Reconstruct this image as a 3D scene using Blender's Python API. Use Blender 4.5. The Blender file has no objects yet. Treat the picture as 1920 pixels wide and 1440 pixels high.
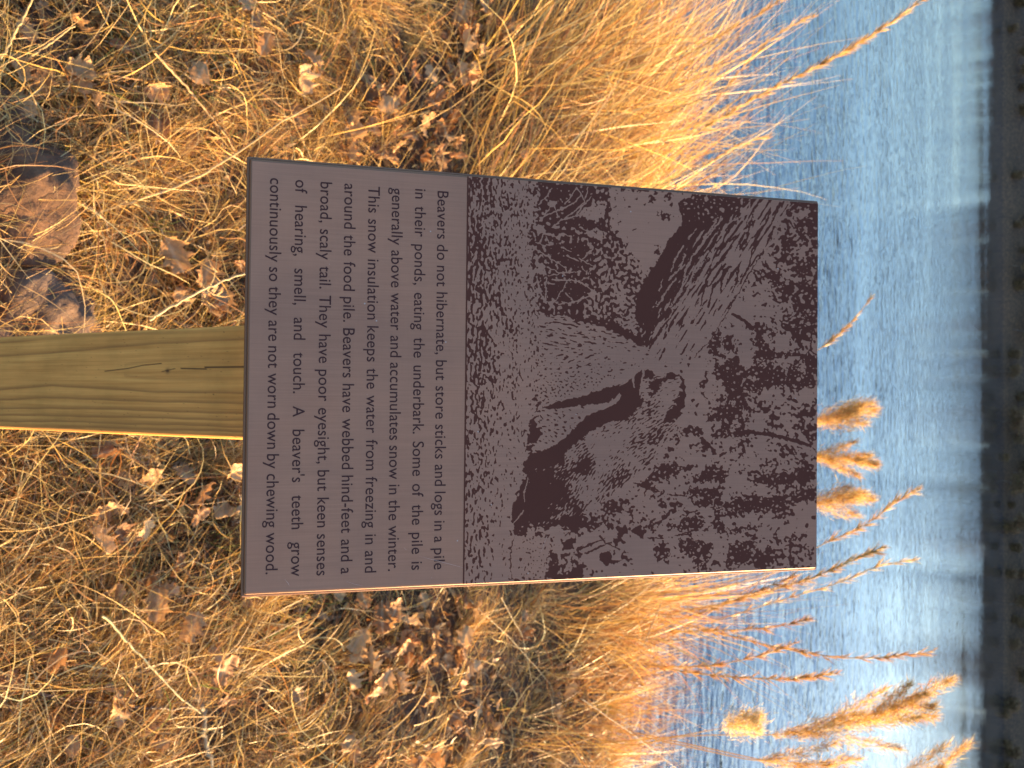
import bpy, bmesh, math, random
import numpy as np
from mathutils import Vector, Matrix

scene = bpy.context.scene
C = scene.collection
R = math.radians

# ------------------------------------------------------------------ camera, sky, sun, exposure
F_PX, PITCH, CAM_H = 1690.0, 31.0, 1.5
cp, sp = math.cos(R(PITCH)), math.sin(R(PITCH))
FWD = np.array([0, cp, -sp]); UPC = np.array([0, sp, cp]); RGT = np.array([1.0, 0, 0]); CAM = np.array([0, 0, CAM_H])
cam_data = bpy.data.cameras.new("camera"); cam = bpy.data.objects.new("camera", cam_data); C.objects.link(cam)
# the phone was held on its side: the picture's right-hand side is up
M = Matrix(((UPC[0], -RGT[0], -FWD[0], CAM[0]), (UPC[1], -RGT[1], -FWD[1], CAM[1]), (UPC[2], -RGT[2], -FWD[2], CAM[2]), (0, 0, 0, 1)))
cam.matrix_world = M
cam_data.sensor_fit = 'HORIZONTAL'; cam_data.sensor_width = 36.0; cam_data.lens = 36.0*F_PX/1920.0
cam_data.clip_start = 0.02; cam_data.clip_end = 1000
cam_data.dof.use_dof = True; cam_data.dof.focus_distance = 0.70; cam_data.dof.aperture_fstop = 16.0
scene.camera = cam

SUN_EL, SUN_AZ = 10.5, 64.0      # azimuth from the view direction (+Y) towards the right (+X)
w = bpy.data.worlds.new("World"); scene.world = w; w.use_nodes = True
nt = w.node_tree; bg = nt.nodes["Background"]
sky = nt.nodes.new("ShaderNodeTexSky"); sky.sky_type = 'NISHITA'; sky.sun_disc = False
sky.sun_elevation = R(SUN_EL); sky.sun_rotation = R(SUN_AZ); sky.air_density = 1.0; sky.dust_density = 2.1; sky.ozone_density = 3.4
nt.links.new(sky.outputs[0], bg.inputs[0]); bg.inputs[1].default_value = 0.135
sun_data = bpy.data.lights.new("sun", 'SUN'); sun = bpy.data.objects.new("sun", sun_data); C.objects.link(sun)
sun_data.energy = 5.0; sun_data.angle = R(0.5); sun_data.color = (1.0, 0.645, 0.29)
sd = Vector((math.sin(R(SUN_AZ))*math.cos(R(SUN_EL)), math.cos(R(SUN_AZ))*math.cos(R(SUN_EL)), math.sin(R(SUN_EL))))
sun.rotation_euler = sd.to_track_quat('Z', 'Y').to_euler()
scene.view_settings.view_transform = 'Standard'; scene.view_settings.look = 'None'
scene.view_settings.exposure = 2.47; scene.view_settings.gamma = 1.0

rng = np.random.RandomState(11)
random.seed(11)

# ------------------------------------------------------------------ helpers
def ray(x, y):                       # photo pixel -> viewing direction with unit forward part
    return FWD+(x-960)/F_PX*UPC+(y-720)/F_PX*RGT
def at_y(x, y, Y):                   # where that line of sight reaches distance Y ahead
    d = ray(x, y); return CAM+d*(Y/d[1])
def at_z(x, y, z=0.0):
    d = ray(x, y); return CAM+d*((z-CAM_H)/d[2])

def tag(o, label=None, cat=None, group=None, kind=None):
    if label: o["label"] = label
    if cat: o["category"] = cat
    if group: o["group"] = group
    if kind: o["kind"] = kind
    return o
def empty(name, loc):
    o = bpy.data.objects.new(name, None); o.location = loc; o.empty_display_size = .05; C.objects.link(o); return o
def mesh_np(name, V, faces, mat=None, parent=None, cols=None, smooth=False, attrs=None):
    V = np.asarray(V, np.float32).reshape(-1, 3); faces = np.asarray(faces, np.int32)
    me = bpy.data.meshes.new(name)
    k = faces.shape[1]
    me.vertices.add(len(V)); me.vertices.foreach_set("co", V.ravel())
    me.loops.add(faces.size); me.loops.foreach_set("vertex_index", faces.ravel())
    me.polygons.add(len(faces)); me.polygons.foreach_set("loop_start", np.arange(0, faces.size, k, dtype=np.int32))
    if smooth: me.polygons.foreach_set("use_smooth", np.ones(len(faces), bool))
    me.update(calc_edges=True)
    if cols is not None:
        a = me.attributes.new("col", 'FLOAT_COLOR', 'POINT')
        a.data.foreach_set("color", np.concatenate([cols, np.ones((len(cols), 1))], 1).astype(np.float32).ravel())
    for n_, arr in (attrs or {}).items():
        a = me.attributes.new(n_, 'FLOAT', 'POINT'); a.data.foreach_set("value", np.asarray(arr, np.float32).ravel())
    if mat: me.materials.append(mat)
    o = bpy.data.objects.new(name, me); C.objects.link(o)
    if parent: o.parent = parent
    return o
def new_mat(name):
    m = bpy.data.materials.new(name); m.use_nodes = True
    return m, m.node_tree.nodes, m.node_tree.links, m.node_tree.nodes["Principled BSDF"]
def ramp(N, stops):
    r = N.new("ShaderNodeValToRGB"); e = r.color_ramp.elements
    while len(e) < len(stops): e.new(.5)
    for q, (p, c) in zip(e, stops):
        q.position = p; q.color = (*c, 1) if len(c) == 3 else c
    return r
def noise_node(N, L, scale, detail=4, rough=.55, coord=None, dim='3D'):
    n = N.new("ShaderNodeTexNoise"); n.inputs["Scale"].default_value = scale; n.inputs["Detail"].default_value = detail; n.inputs["Roughness"].default_value = rough
    if coord: L.new(coord, n.inputs["Vector"])
    return n

def hnoise(x, y):
    return (.5*np.sin(x*2.3+1.1*np.sin(y*1.7))+.5*np.sin(y*2.9+1.3*np.sin(x*2.1+.7))+.35*np.sin(x*6.1+y*4.3)+.3*np.sin(x*-5.2+y*7.7+1.0)+.2*np.sin(13*x+3*y)*np.sin(11*y-4*x))
def bank(x): return 4.35-.22*x+.25*np.sin(x*.9+.5)-.9*np.clip((np.abs(x)-6)/20, 0, 1)
def sstep(a, b, x):
    t = np.clip((x-a)/(b-a), 0, 1); return t*t*(3-2*t)
WATER_Z = -0.60
def ground_h(x, y):
    x = np.asarray(x, float); y = np.asarray(y, float)
    b = bank(x)
    h = (.024*hnoise(x, y)+.012*np.sin(x*17+2*np.sin(y*9))*np.sin(y*15+2*np.sin(x*11+1)))*(1-sstep(b+1.5, b+4, y))
    h = h-.95*sstep(b-1.3, b+1.1, y)-.8*sstep(b+1, b+5, y)
    far = 50.5+.5*np.sin(x*.11)+.25*np.sin(x*.31+1)
    h = h+2.85*sstep(far-4, far+4.0, y)+sstep(-12, 3, x)*3.5*sstep(far+5, far+75, y)+.5*sstep(far+5, far+90, y)+.15*hnoise(x*.6, y*.6)*sstep(far-2, far+4, y)
    return h

# ------------------------------------------------------------------ materials
def blade_mat(name, trans=.35, rough=.5, spec=.35):
    m, N, L, b = new_mat(name)
    a = N.new("ShaderNodeAttribute"); a.attribute_name = "col"
    L.new(a.outputs["Color"], b.inputs["Base Color"]); b.inputs["Roughness"].default_value = rough; b.inputs["Specular IOR Level"].default_value = spec
    t = N.new("ShaderNodeBsdfTranslucent"); L.new(a.outputs["Color"], t.inputs["Color"])
    mx = N.new("ShaderNodeMixShader"); mx.inputs[0].default_value = trans
    L.new(b.outputs[0], mx.inputs[1]); L.new(t.outputs[0], mx.inputs[2]); L.new(mx.outputs[0], N["Material Output"].inputs[0])
    return m
M_STRAW = blade_mat("dry_straw", .3, .45, .4)
M_FLUFF = blade_mat("seed_fluff", .5, .7, .1)

def leaf_mat():
    m, N, L, b = new_mat("dead_leaf")
    oi = N.new("ShaderNodeObjectInfo"); tc = N.new("ShaderNodeTexCoord")
    r = ramp(N, [(0, (.24, .10, .035)), (.3, (.38, .185, .07)), (.55, (.50, .285, .12)), (.8, (.58, .37, .18)), (1, (.36, .22, .11))])
    L.new(oi.outputs["Random"], r.inputs[0])
    n = noise_node(N, L, 60, 4, .6, tc.outputs["Object"])
    r2 = ramp(N, [(.3, (.62, .58, .52)), (.7, (1.1, 1.08, 1.05))]); L.new(n.outputs[0], r2.inputs[0])
    mm = N.new("ShaderNodeMix"); mm.data_type = 'RGBA'; mm.blend_type = 'MULTIPLY'; mm.inputs[0].default_value = 1
    L.new(r.outputs[0], mm.inputs[6]); L.new(r2.outputs[0], mm.inputs[7])
    a = N.new("ShaderNodeAttribute"); a.attribute_name = "vein"
    mv = N.new("ShaderNodeMix"); mv.data_type = 'RGBA'; mv.blend_type = 'MIX'; L.new(a.outputs["Fac"], mv.inputs[0]); L.new(mm.outputs[2], mv.inputs[6]); mv.inputs[7].default_value = (.50, .34, .18, 1)
    L.new(mv.outputs[2], b.inputs["Base Color"]); b.inputs["Roughness"].default_value = .6; b.inputs["Specular IOR Level"].default_value = .25
    t = N.new("ShaderNodeBsdfTranslucent"); L.new(mv.outputs[2], t.inputs["Color"])
    mx = N.new("ShaderNodeMixShader"); mx.inputs[0].default_value = .25
    L.new(b.outputs[0], mx.inputs[1]); L.new(t.outputs[0], mx.inputs[2]); L.new(mx.outputs[0], N["Material Output"].inputs[0])
    return m
M_LEAF = leaf_mat()

def ground_mat():
    m, N, L, b = new_mat("soil_and_litter")
    tc = N.new("ShaderNodeTexCoord")
    n = noise_node(N, L, 9, 8, .65, tc.outputs["Object"])
    r = ramp(N, [(.3, (.030, .014, .006)), (.5, (.085, .042, .017)), (.62, (.15, .075, .030)), (.75, (.20, .11, .045))])
    L.new(n.outputs[0], r.inputs[0]); L.new(r.outputs[0], b.inputs["Base Color"]); b.inputs["Roughness"].default_value = .95
    n2 = noise_node(N, L, 45, 6, .7, tc.outputs["Object"])
    bp = N.new("ShaderNodeBump"); bp.inputs["Strength"].default_value = .9; bp.inputs["Distance"].default_value = .02
    L.new(n2.outputs[0], bp.inputs["Height"]); L.new(bp.outputs[0], b.inputs["Normal"])
    return m
def water_mat():
    m, N, L, b = new_mat("pond_water")
    b.inputs["Base Color"].default_value = (.012, .020, .030, 1); b.inputs["Roughness"].default_value = .04; b.inputs["IOR"].default_value = 1.33
    tc = N.new("ShaderNodeTexCoord")
    def wave(scale, sx, sy, rot, detail):
        mp = N.new("ShaderNodeMapping"); mp.inputs["Rotation"].default_value = (0, 0, R(rot)); mp.inputs["Scale"].default_value = (sx, sy, 1)
        L.new(tc.outputs["Object"], mp.inputs[0])
        return noise_node(N, L, scale, detail, .5, mp.outputs[0])
    a = wave(10.0, .5, 1.0, 24, 2); c = wave(5.2, .55, 1.0, -14, 2); d = wave(26, .7, 1.0, 8, 2)
    def mth(op, x, y):
        k = N.new("ShaderNodeMath"); k.operation = op
        for i, q in enumerate((x, y)):
            if isinstance(q, (int, float)): k.inputs[i].default_value = q
            else: L.new(q, k.inputs[i])
        return k.outputs[0]
    hsum = mth('ADD', mth('ADD', mth('MULTIPLY', a.outputs[0], 1.0), mth('MULTIPLY', c.outputs[0], 1.7)), mth('MULTIPLY', d.outputs[0], .35))
    sx = N.new("ShaderNodeSeparateXYZ"); L.new(tc.outputs["Object"], sx.inputs[0])
    nb = noise_node(N, L, .12, 2, .5, tc.outputs["Object"])
    yy = mth('ADD', sx.outputs[1], mth('MULTIPLY', mth('SUBTRACT', nb.outputs[0], .5), 14.0))
    xx = mth('MULTIPLY', sx.outputs[0], -.25)
    mr = N.new("ShaderNodeMapRange"); mr.interpolation_type = 'SMOOTHSTEP'
    mr.inputs[1].default_value = 30; mr.inputs[2].default_value = 44; mr.inputs[3].default_value = 1.0; mr.inputs[4].default_value = .10
    L.new(mth('SUBTRACT', yy, xx), mr.inputs[0])
    m2 = N.new("ShaderNodeMapRange"); m2.interpolation_type = 'SMOOTHSTEP'
    m2.inputs[1].default_value = 5; m2.inputs[2].default_value = 19; m2.inputs[3].default_value = .85; m2.inputs[4].default_value = .60
    L.new(sx.outputs[1], m2.inputs[0])
    mpw = N.new("ShaderNodeMapping"); mpw.inputs["Scale"].default_value = (.10, .38, 1); mpw.inputs["Rotation"].default_value = (0, 0, R(9)); L.new(tc.outputs["Object"], mpw.inputs[0])
    nw = noise_node(N, L, 1.0, 4, .55, mpw.outputs[0]); gust = N.new("ShaderNodeMapRange"); gust.inputs[1].default_value = .32; gust.inputs[2].default_value = .68; gust.inputs[3].default_value = .45; gust.inputs[4].default_value = 1.25; L.new(nw.outputs[0], gust.inputs[0])
    wind = mth('MULTIPLY', mth('MULTIPLY', mr.outputs[0], m2.outputs[0]), gust.outputs[0])
    bp = N.new("ShaderNodeBump"); bp.inputs["Distance"].default_value = .0155
    L.new(wind, bp.inputs["Strength"]); L.new(hsum, bp.inputs["Height"]); L.new(bp.outputs[0], b.inputs["Normal"])
    return m
def rock_mat(name, c0, c1, c2):
    m, N, L, b = new_mat(name)
    tc = N.new("ShaderNodeTexCoord"); n = noise_node(N, L, 14, 9, .65, tc.outputs["Object"])
    r = ramp(N, [(.3, c0), (.5, c1), (.7, c2)]); L.new(n.outputs[0], r.inputs[0]); L.new(r.outputs[0], b.inputs["Base Color"]); b.inputs["Roughness"].default_value = .9
    n2 = noise_node(N, L, 70, 8, .7, tc.outputs["Object"]); bp = N.new("ShaderNodeBump"); bp.inputs["Strength"].default_value = .8; bp.inputs["Distance"].default_value = .008
    L.new(n2.outputs[0], bp.inputs["Height"]); L.new(bp.outputs[0], b.inputs["Normal"])
    return m
def metal(name, light, dark=None):
    m, N, L, b = new_mat(name)
    tc = N.new("ShaderNodeTexCoord")
    mp = N.new("ShaderNodeMapping"); mp.inputs["Scale"].default_value = (900, 14, 900); L.new(tc.outputs["Object"], mp.inputs[0])
    n = noise_node(N, L, 1.0, 3, .6, mp.outputs[0])
    mp2 = N.new("ShaderNodeMapping"); mp2.inputs["Scale"].default_value = (16, 900, 900); L.new(tc.outputs["Object"], mp2.inputs[0])
    nx = noise_node(N, L, 1.0, 3, .6, mp2.outputs[0])
    r = ramp(N, [(.25, tuple(v*.91 for v in light)), (.75, tuple(v*1.09 for v in light))]); L.new(n.outputs[0], r.inputs[0])
    r3 = ramp(N, [(.2, (.975, .975, .975)), (.8, (1.02, 1.02, 1.02))]); L.new(nx.outputs[0], r3.inputs[0])
    mm = N.new("ShaderNodeMix"); mm.data_type = 'RGBA'; mm.blend_type = 'MULTIPLY'; mm.inputs[0].default_value = 1; L.new(r.outputs[0], mm.inputs[6]); L.new(r3.outputs[0], mm.inputs[7])
    ng = noise_node(N, L, 7, 6, .62, tc.outputs["Object"]); rg = ramp(N, [(.30, (.86, .86, .88)), (.55, (1.0, 1.0, 1.0)), (.75, (1.10, 1.07, 1.05))]); L.new(ng.outputs[0], rg.inputs[0])
    mg = N.new("ShaderNodeMix"); mg.data_type = 'RGBA'; mg.blend_type = 'MULTIPLY'; mg.inputs[0].default_value = 1; L.new(mm.outputs[2], mg.inputs[6]); L.new(rg.outputs[0], mg.inputs[7])
    nr = noise_node(N, L, 11, 5, .6, tc.outputs["Object"]); rr = N.new("ShaderNodeMapRange"); rr.inputs[1].default_value = .3; rr.inputs[2].default_value = .7; rr.inputs[3].default_value = .34; rr.inputs[4].default_value = .56; L.new(nr.outputs[0], rr.inputs[0]); L.new(rr.outputs[0], b.inputs["Roughness"])
    out = mg.outputs[2]
    # small pale specks of grit and wear
    v = N.new("ShaderNodeTexVoronoi"); v.inputs["Scale"].default_value = 75; L.new(tc.outputs["Object"], v.inputs["Vector"])
    rv = ramp(N, [(.0, (1, 1, 1)), (.035, (1, 1, 1)), (.05, (0, 0, 0))]); L.new(v.outputs["Distance"], rv.inputs[0])
    vc = N.new("ShaderNodeSeparateColor"); L.new(v.outputs["Color"], vc.inputs[0])
    gt = N.new("ShaderNodeMath"); gt.operation = 'GREATER_THAN'; gt.inputs[1].default_value = .82; L.new(vc.outputs[0], gt.inputs[0])
    mu = N.new("ShaderNodeMath"); mu.operation = 'MULTIPLY'; L.new(rv.outputs[0], mu.inputs[0]); L.new(gt.outputs[0], mu.inputs[1])
    if dark is not None:
        a = N.new("ShaderNodeAttribute"); a.attribute_name = "etch"
        mr = N.new("ShaderNodeMapRange"); mr.inputs[1].default_value = -.10; mr.inputs[2].default_value = .10; L.new(a.outputs["Fac"], mr.inputs[0])
        md = N.new("ShaderNodeMix"); md.data_type = 'RGBA'; L.new(mr.outputs[0], md.inputs[0]); L.new(out, md.inputs[6]); md.inputs[7].default_value = (*dark, 1)
        out = md.outputs[2]
        bp = N.new("ShaderNodeBump"); bp.invert = True; bp.inputs["Strength"].default_value = .35; bp.inputs["Distance"].default_value = .0004
        L.new(mr.outputs[0], bp.inputs["Height"]); L.new(bp.outputs[0], b.inputs["Normal"])
    ms = N.new("ShaderNodeMix"); ms.data_type = 'RGBA'; L.new(mu.outputs[0], ms.inputs[0]); L.new(out, ms.inputs[6]); ms.inputs[7].default_value = (.52, .33, .24, 1)
    L.new(ms.outputs[2], b.inputs["Base Color"])
    b.inputs["Metallic"].default_value = .6; b.inputs["Specular IOR Level"].default_value = .2
    return m

# ------------------------------------------------------------------ setting: ground, water
def axis(parts):
    out = []
    for a, b_, st in parts: out += list(np.arange(a, b_, st))
    return np.array(out+[parts[-1][1]])
gx = axis([(-260, -40, 10), (-40, -8, 1.0), (-8, -2.6, .25), (-2.6, 2.6, .045), (2.6, 8, .25), (8, 40, 1.0), (40, 260, 10)])
gy = axis([(-60, -2, 5), (-2, .4, .2), (.4, 6.4, .045), (6.4, 12, .4), (12, 44, 2), (44, 62, .5), (62, 320, 12)])
GX, GY = np.meshgrid(gx, gy); GZ = ground_h(GX, GY)
nx, ny = len(gx), len(gy)
idx = np.arange(nx*ny).reshape(ny, nx)
Q = np.stack([idx[:-1, :-1], idx[:-1, 1:], idx[1:, 1:], idx[1:, :-1]], -1).reshape(-1, 4)
tag(mesh_np("ground", np.stack([GX, GY, GZ], -1), Q, ground_mat(), smooth=True), kind="structure")
wx = np.linspace(-260, 260, 3); wy = np.array([1.0, 57.0])
tag(mesh_np("water", [(-260, 2.0, WATER_Z), (260, 2.0, WATER_Z), (260, 58, WATER_Z), (-260, 58, WATER_Z)], [(0, 1, 2, 3)], water_mat()), kind="structure")

# ------------------------------------------------------------------ the sign: post, panel, etched picture, lettering
SC = np.array([-.00244, .60875, 1.17499]); TILT, YAW = R(43.356), R(-1.093)
SW, SH, ST = .305, .457, .0032
def rx(a): return np.array([[1, 0, 0], [0, math.cos(a), -math.sin(a)], [0, math.sin(a), math.cos(a)]])
def rz(a): return np.array([[math.cos(a), -math.sin(a), 0], [math.sin(a), math.cos(a), 0], [0, 0, 1]])
SM = rz(YAW)@rx(TILT); SN = SM[:, 2]
def px_sign(x, y):                   # photo pixels -> sign plane (u to the right, v up), metres
    x = np.asarray(x, float); y = np.asarray(y, float)
    d = FWD+((x-960)/F_PX)[..., None]*UPC+((y-720)/F_PX)[..., None]*RGT
    t = ((SC-CAM)@SN)/(d@SN)
    q = (CAM+d*t[..., None]-SC)@SM
    return q[..., 0], q[..., 1]
POST_C = np.array([0.0005, .5325, 0.0]); POST_YAW = R(-2.6)
sign = tag(empty("information_sign", (POST_C[0], POST_C[1], 0)), "brown etched metal sign about beavers tilted on a square wooden post", "sign")
def panel_space(o):                  # part drawn in panel coordinates, carried by the sign
    o.parent = sign
    mw = Matrix.Identity(4)
    for i in range(3):
        for j in range(3): mw[i][j] = SM[i, j]
        mw[i][3] = SC[i]-(POST_C[0], POST_C[1], 0)[i]
    o.matrix_local = mw
    return o
M_PANEL = metal("bronze_panel", (.445, .180, .095))
M_PICT = metal("etched_bronze", (.415, .173, .096), (.118, .032, .017))
m_ink, N_, L_, b_ = new_mat("engraved_lettering"); b_.inputs["Base Color"].default_value = (.062, .023, .019, 1); b_.inputs["Roughness"].default_value = .8; b_.inputs["Specular IOR Level"].default_value = .08; M_INK = m_ink
m_edge, N_, L_, b_ = new_mat("panel_edge"); b_.inputs["Base Color"].default_value = (.18, .075, .032, 1); b_.inputs["Roughness"].default_value = .55; b_.inputs["Metallic"].default_value = .2; M_EDGE = m_edge

bm = bmesh.new(); bmesh.ops.create_cube(bm, size=1.0)
for v in bm.verts: v.co = Vector((v.co.x*SW, v.co.y*SH, (v.co.z-.5)*ST))
bmesh.ops.bevel(bm, geom=list(bm.edges), offset=.0020, segments=3, affect='EDGES', profile=.5)
me = bpy.data.meshes.new("panel"); bm.to_mesh(me); bm.free(); me.materials.append(M_PANEL); me.materials.append(M_EDGE)
for p in me.polygons:
    if p.normal.z < .97: p.material_index = 1
panel = bpy.data.objects.new("panel", me); C.objects.link(panel); panel_space(panel)
# darker backing sheet, a hair larger
bm = bmesh.new(); bmesh.ops.create_cube(bm, size=1.0)
for v in bm.verts: v.co = Vector((v.co.x*(SW+.0040), v.co.y*(SH+.0036), -ST-.0003-.0022+(v.co.z+.5)*.0022))
bmesh.ops.bevel(bm, geom=list(bm.edges), offset=.0012, segments=2, affect='EDGES', profile=.5)
me = bpy.data.meshes.new("backing_sheet"); bm.to_mesh(me); bm.free(); me.materials.append(M_EDGE)
back = bpy.data.objects.new("backing_sheet", me); C.objects.link(back); panel_space(back)

# ---- etched picture: a field traced over the flat panel (traced on the photo's own pixel grid) ----
EX0, EX1, EY0, EY1 = 868, 1542, 326, 1096
def etching(res=1.0):
    rs = np.random.RandomState(7)
    W = int((EX1-EX0)/res); H = int((EY1-EY0)/res)
    X, Y = np.meshgrid(EX0+np.arange(W)*res, EY0+np.arange(H)*res)
    fx = np.fft.fftfreq(W)[None, :]/res; fy = np.fft.fftfreq(H)[:, None]/res
    def noise(lx, ly, ang=0, low=0.0, bw=.38):
        # band-passed noise with wavelengths lx, ly (photo pixels), turned by ang degrees
        a = math.radians(ang); c, s = math.cos(a), math.sin(a)
        u = (fx*c+fy*s)*lx; v = (-fx*s+fy*c)*ly
        r2 = u*u+v*v
        g = np.exp(-(np.sqrt(r2)-1)**2/(2*bw**2))*(1-low)+low*np.exp(-r2*1.2)
        n = np.fft.ifft2(np.fft.fft2(rs.randn(H, W))*g).real
        return n/n.std()
    wob = 2.0*noise(15, 15)+.7*noise(6, 6); wob2 = 2.0*noise(15, 15)+.7*noise(6, 6)
    fine = noise(5, 5)
    O = {1: (870, 330), 2: (1200, 330), 3: (870, 580), 4: (1200, 580), 5: (870, 830), 6: (1200, 830)}
    K = 340/1920
    def P(*a):
        out = []; t = 1
        for q in a:
            if isinstance(q, int): t = q
            else: out.append((O[t][0]+q[0]*K, O[t][1]+q[1]*K))
        return np.array(out)
    def inside(poly, w=1.0):
        px = X+w*wob; py = Y+w*wob2
        x0, x1 = poly[:, 0].min()-12, poly[:, 0].max()+12; y0, y1 = poly[:, 1].min()-12, poly[:, 1].max()+12
        j0, j1 = max(0, int((x0-EX0)/res)), min(W, int((x1-EX0)/res)+1)
        i0, i1 = max(0, int((y0-EY0)/res)), min(H, int((y1-EY0)/res)+1)
        m = np.zeros((H, W), bool)
        if j1 <= j0 or i1 <= i0: return m
        sx, sy = px[i0:i1, j0:j1], py[i0:i1, j0:j1]
        r = np.zeros(sx.shape, bool); n = len(poly)
        for k in range(n):
            xa, ya = poly[k]; xb, yb = poly[(k+1) % n]
            if ya == yb: continue
            c = ((ya > sy) != (yb > sy)) & (sx < (xb-xa)*(sy-ya)/(yb-ya)+xa)
            r ^= c
        m[i0:i1, j0:j1] = r
        return m
    def seg(a, b, wa, wb):
        a = np.array(a); b = np.array(b); d = b-a
        t = np.clip(((X+.3*wob-a[0])*d[0]+(Y+.3*wob2-a[1])*d[1])/max(1e-6, d@d), 0, 1)
        return np.hypot(X+.3*wob-a[0]-t*d[0], Y+.3*wob2-a[1]-t*d[1]) < wa+(wb-wa)*t
    def line(pts, w0, w1=None):
        w1 = w0 if w1 is None else w1; m = np.zeros((H, W), bool); n = len(pts)-1
        for k in range(n):
            m |= seg(pts[k], pts[k+1], w0+(w1-w0)*k/n, w0+(w1-w0)*(k+1)/n)
        return m
    S = lambda q: 1/(1+np.exp(-q))
    # ---------- background of leaves: medium blotches ----------
    big = noise(60, 60, low=.3); med = noise(19, 17, low=.2); sm = noise(9, 9)
    D = .58*med+.52*big+.50*sm-.17
    D += np.where(X > 1330, .06, 0)+np.where((X > 1470) & (Y < 640), .45, 0)-.35*S((X-1400)/12)*S((Y-725)/10)*S((905-Y)/10)-.3*S((X-1480)/10)*S((Y-940)/10)-.55*S((1420-X)/12)*S((Y-380)/10)*S((X-1180)/10)
    D += np.where((Y > 1000) & (X > 1290) & (X < 1440), .30, 0)-.9*S((X-1262)/8)*S((1335-X)/8)*S((Y-655)/6)*S((800-Y)/6)-.6*S((X-1360)/8)*S((1470-X)/8)*S((Y-540)/8)*S((655-Y)/8)
    D -= 1.1*S((Y-995)/6)*S((1225-X)/15)*S((X-1095)/8)
    # pale clear patch beside the trunk, upper left
    pale = P(1, (1560, 150), (1920, 170), 2, (420, 220), (440, 480), (330, 700), (150, 960), (0, 1010), 1, (1840, 880), (1760, 780), (1640, 640), (1540, 480), (1560, 300))
    D = np.where(inside(pale), -.8+.45*np.maximum(0, sm)*S((1170-X)/12)+.3*med, D)
    # ---------- ground: pale with long dark dashes running along the shore ----------
    g1 = noise(8.5, 26, low=.3, bw=.5); g2 = noise(6.5, 12, low=.25, bw=.5); g3 = noise(40, 90)
    gb = np.interp(X, [868, 880, 900, 915, 930, 960, 990, 1010], [.30, .10, .25, .0, -.35, -.50, -.65, -.45])
    gb = gb - .06 - .62*S((Y-790)/70) + .35*g3*.5 + np.where(Y < 600, .12, 0) - .45*S((Y-980)/20)*S((X-935)/8)
    G = .75*g1*S((935-X)/15)+.55*g1*S((X-935)/15)*.6+.62*g2+gb
    edge = np.interp(Y, [326, 350, 420, 470, 520, 560, 600, 680, 740, 770, 800, 840, 870, 900, 950, 985, 1010, 1096],
                     [1004, 1006, 1000, 996, 995, 1002, 1008, 1012, 1008, 1006, 996, 990, 982, 976, 962, 962, 960, 958])
    ground = (X+3*wob) < edge
    D = np.where(ground, G, D)
    # plain pale flat at the right end, then dotted patch
    flat = inside(P(5, (545, 970), (660, 1000), (900, 1000), (910, 1440), (510, 1440), (515, 1040)), .4)
    D = np.where(inside(P(5, (545, 970), (660, 1000), (900, 1000), (910, 1440), (510, 1440), (515, 1040)), 1.2), -1.15+.35*med+(.25+.75*S((X-978)/6))*noise(6, 8), D)
    D = np.where(line(P(5, (525, 1000), (500, 1120), (490, 1250), (505, 1440)), .9), 1, D)
    # ---------- brush: dark with pale twigs ----------
    brush = inside(P(1, (780, 50), (1520, 110), (1500, 330), (1480, 470), (1640, 640), (1760, 800), (1860, 900), (1910, 1060), (1800, 1260), (1700, 1440), 3, (1500, 40), (1250, 80), (820, 60), 1, (760, 1300), (860, 1180), (880, 900), (700, 740), (700, 520), (780, 480)))
    B = .75-.55*noise(9, 12)-.55*noise(15, 13, low=.3)+.25*g3 - .6*S((X-1105)/10)*S((Y-480)/20) - .3*S((X-1120)/12)
    D = np.where(brush, B, D)
    deep = [P(1, (790, 70), (1160, 90), (1330, 130), (1380, 250), (1150, 360), (1000, 300), (900, 260), (860, 180)),
            P(1, (900, 800), (1000, 720), (1300, 720), (1340, 950), (1230, 1000), (1090, 960), (960, 880)),
            P(1, (900, 1110), (1120, 1110), (1330, 1200), (1270, 1300), (980, 1330), (890, 1290)),
            P(1, (980, 460), (1220, 440), (1500, 470), (1500, 560), (1260, 530), (1020, 520))]
    for q in deep: D = np.where(inside(q), 1-.22*np.maximum(0, sm-1.2)*8, D)
    tw = [((790, 300), (870, 220), (925, 130)), ((800, 450), (960, 380), (1160, 290), (1245, 190)), ((1070, 300), (1150, 190), (1190, 120)),
          ((1190, 120), (1240, 190), (1270, 250)), ((930, 540), (1030, 470), (1150, 390), (1270, 280), (1300, 200), (1305, 120)),
          ((1200, 390), (1280, 290), (1345, 220)), ((860, 420), (930, 290), (1000, 265)), ((950, 290), (990, 420)), ((1030, 460), (1130, 440), (1220, 410), (1330, 400)),
          ((690, 760), (800, 790), (880, 850), (1000, 930), (1080, 970), (1090, 1020)), ((1030, 750), (1140, 805)), ((1090, 840), (1210, 900)),
          ((1220, 870), (1300, 920), (1370, 960), (1310, 1040)), ((880, 970), (1000, 1020), (1070, 1050)), ((890, 1060), (1000, 1035), (1230, 1010)),
          ((930, 1100), (1080, 1105), (1200, 1110), (1330, 1070)), ((1190, 1110), (1270, 1150), (1365, 1215)), ((1085, 1120), (1040, 1210), (970, 1320)),
          ((1070, 1235), (1130, 1290)), ((780, 1130), (800, 1220), (860, 1330), (930, 1335)), ((1380, 1210), (1380, 1420)), ((1000, 1360), (1180, 1330), (1300, 1280), (1460, 1230)),
          ((1040, 610), (980, 660)), ((1040, 610), (1140, 640), (1120, 710)), ((1300, 670), (1360, 770), (1260, 880)), ((1220, 540), (1330, 590)), ((870, 640), (890, 700)),
          ((900, 1130), (960, 1150)), ((870, 1080), (860, 1310)), ((1250, 960), (1280, 1010)), ((760, 700), (860, 740))]
    for q in tw: D = np.where(line(P(1, *q), 1.25, .9), -1, D)
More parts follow.
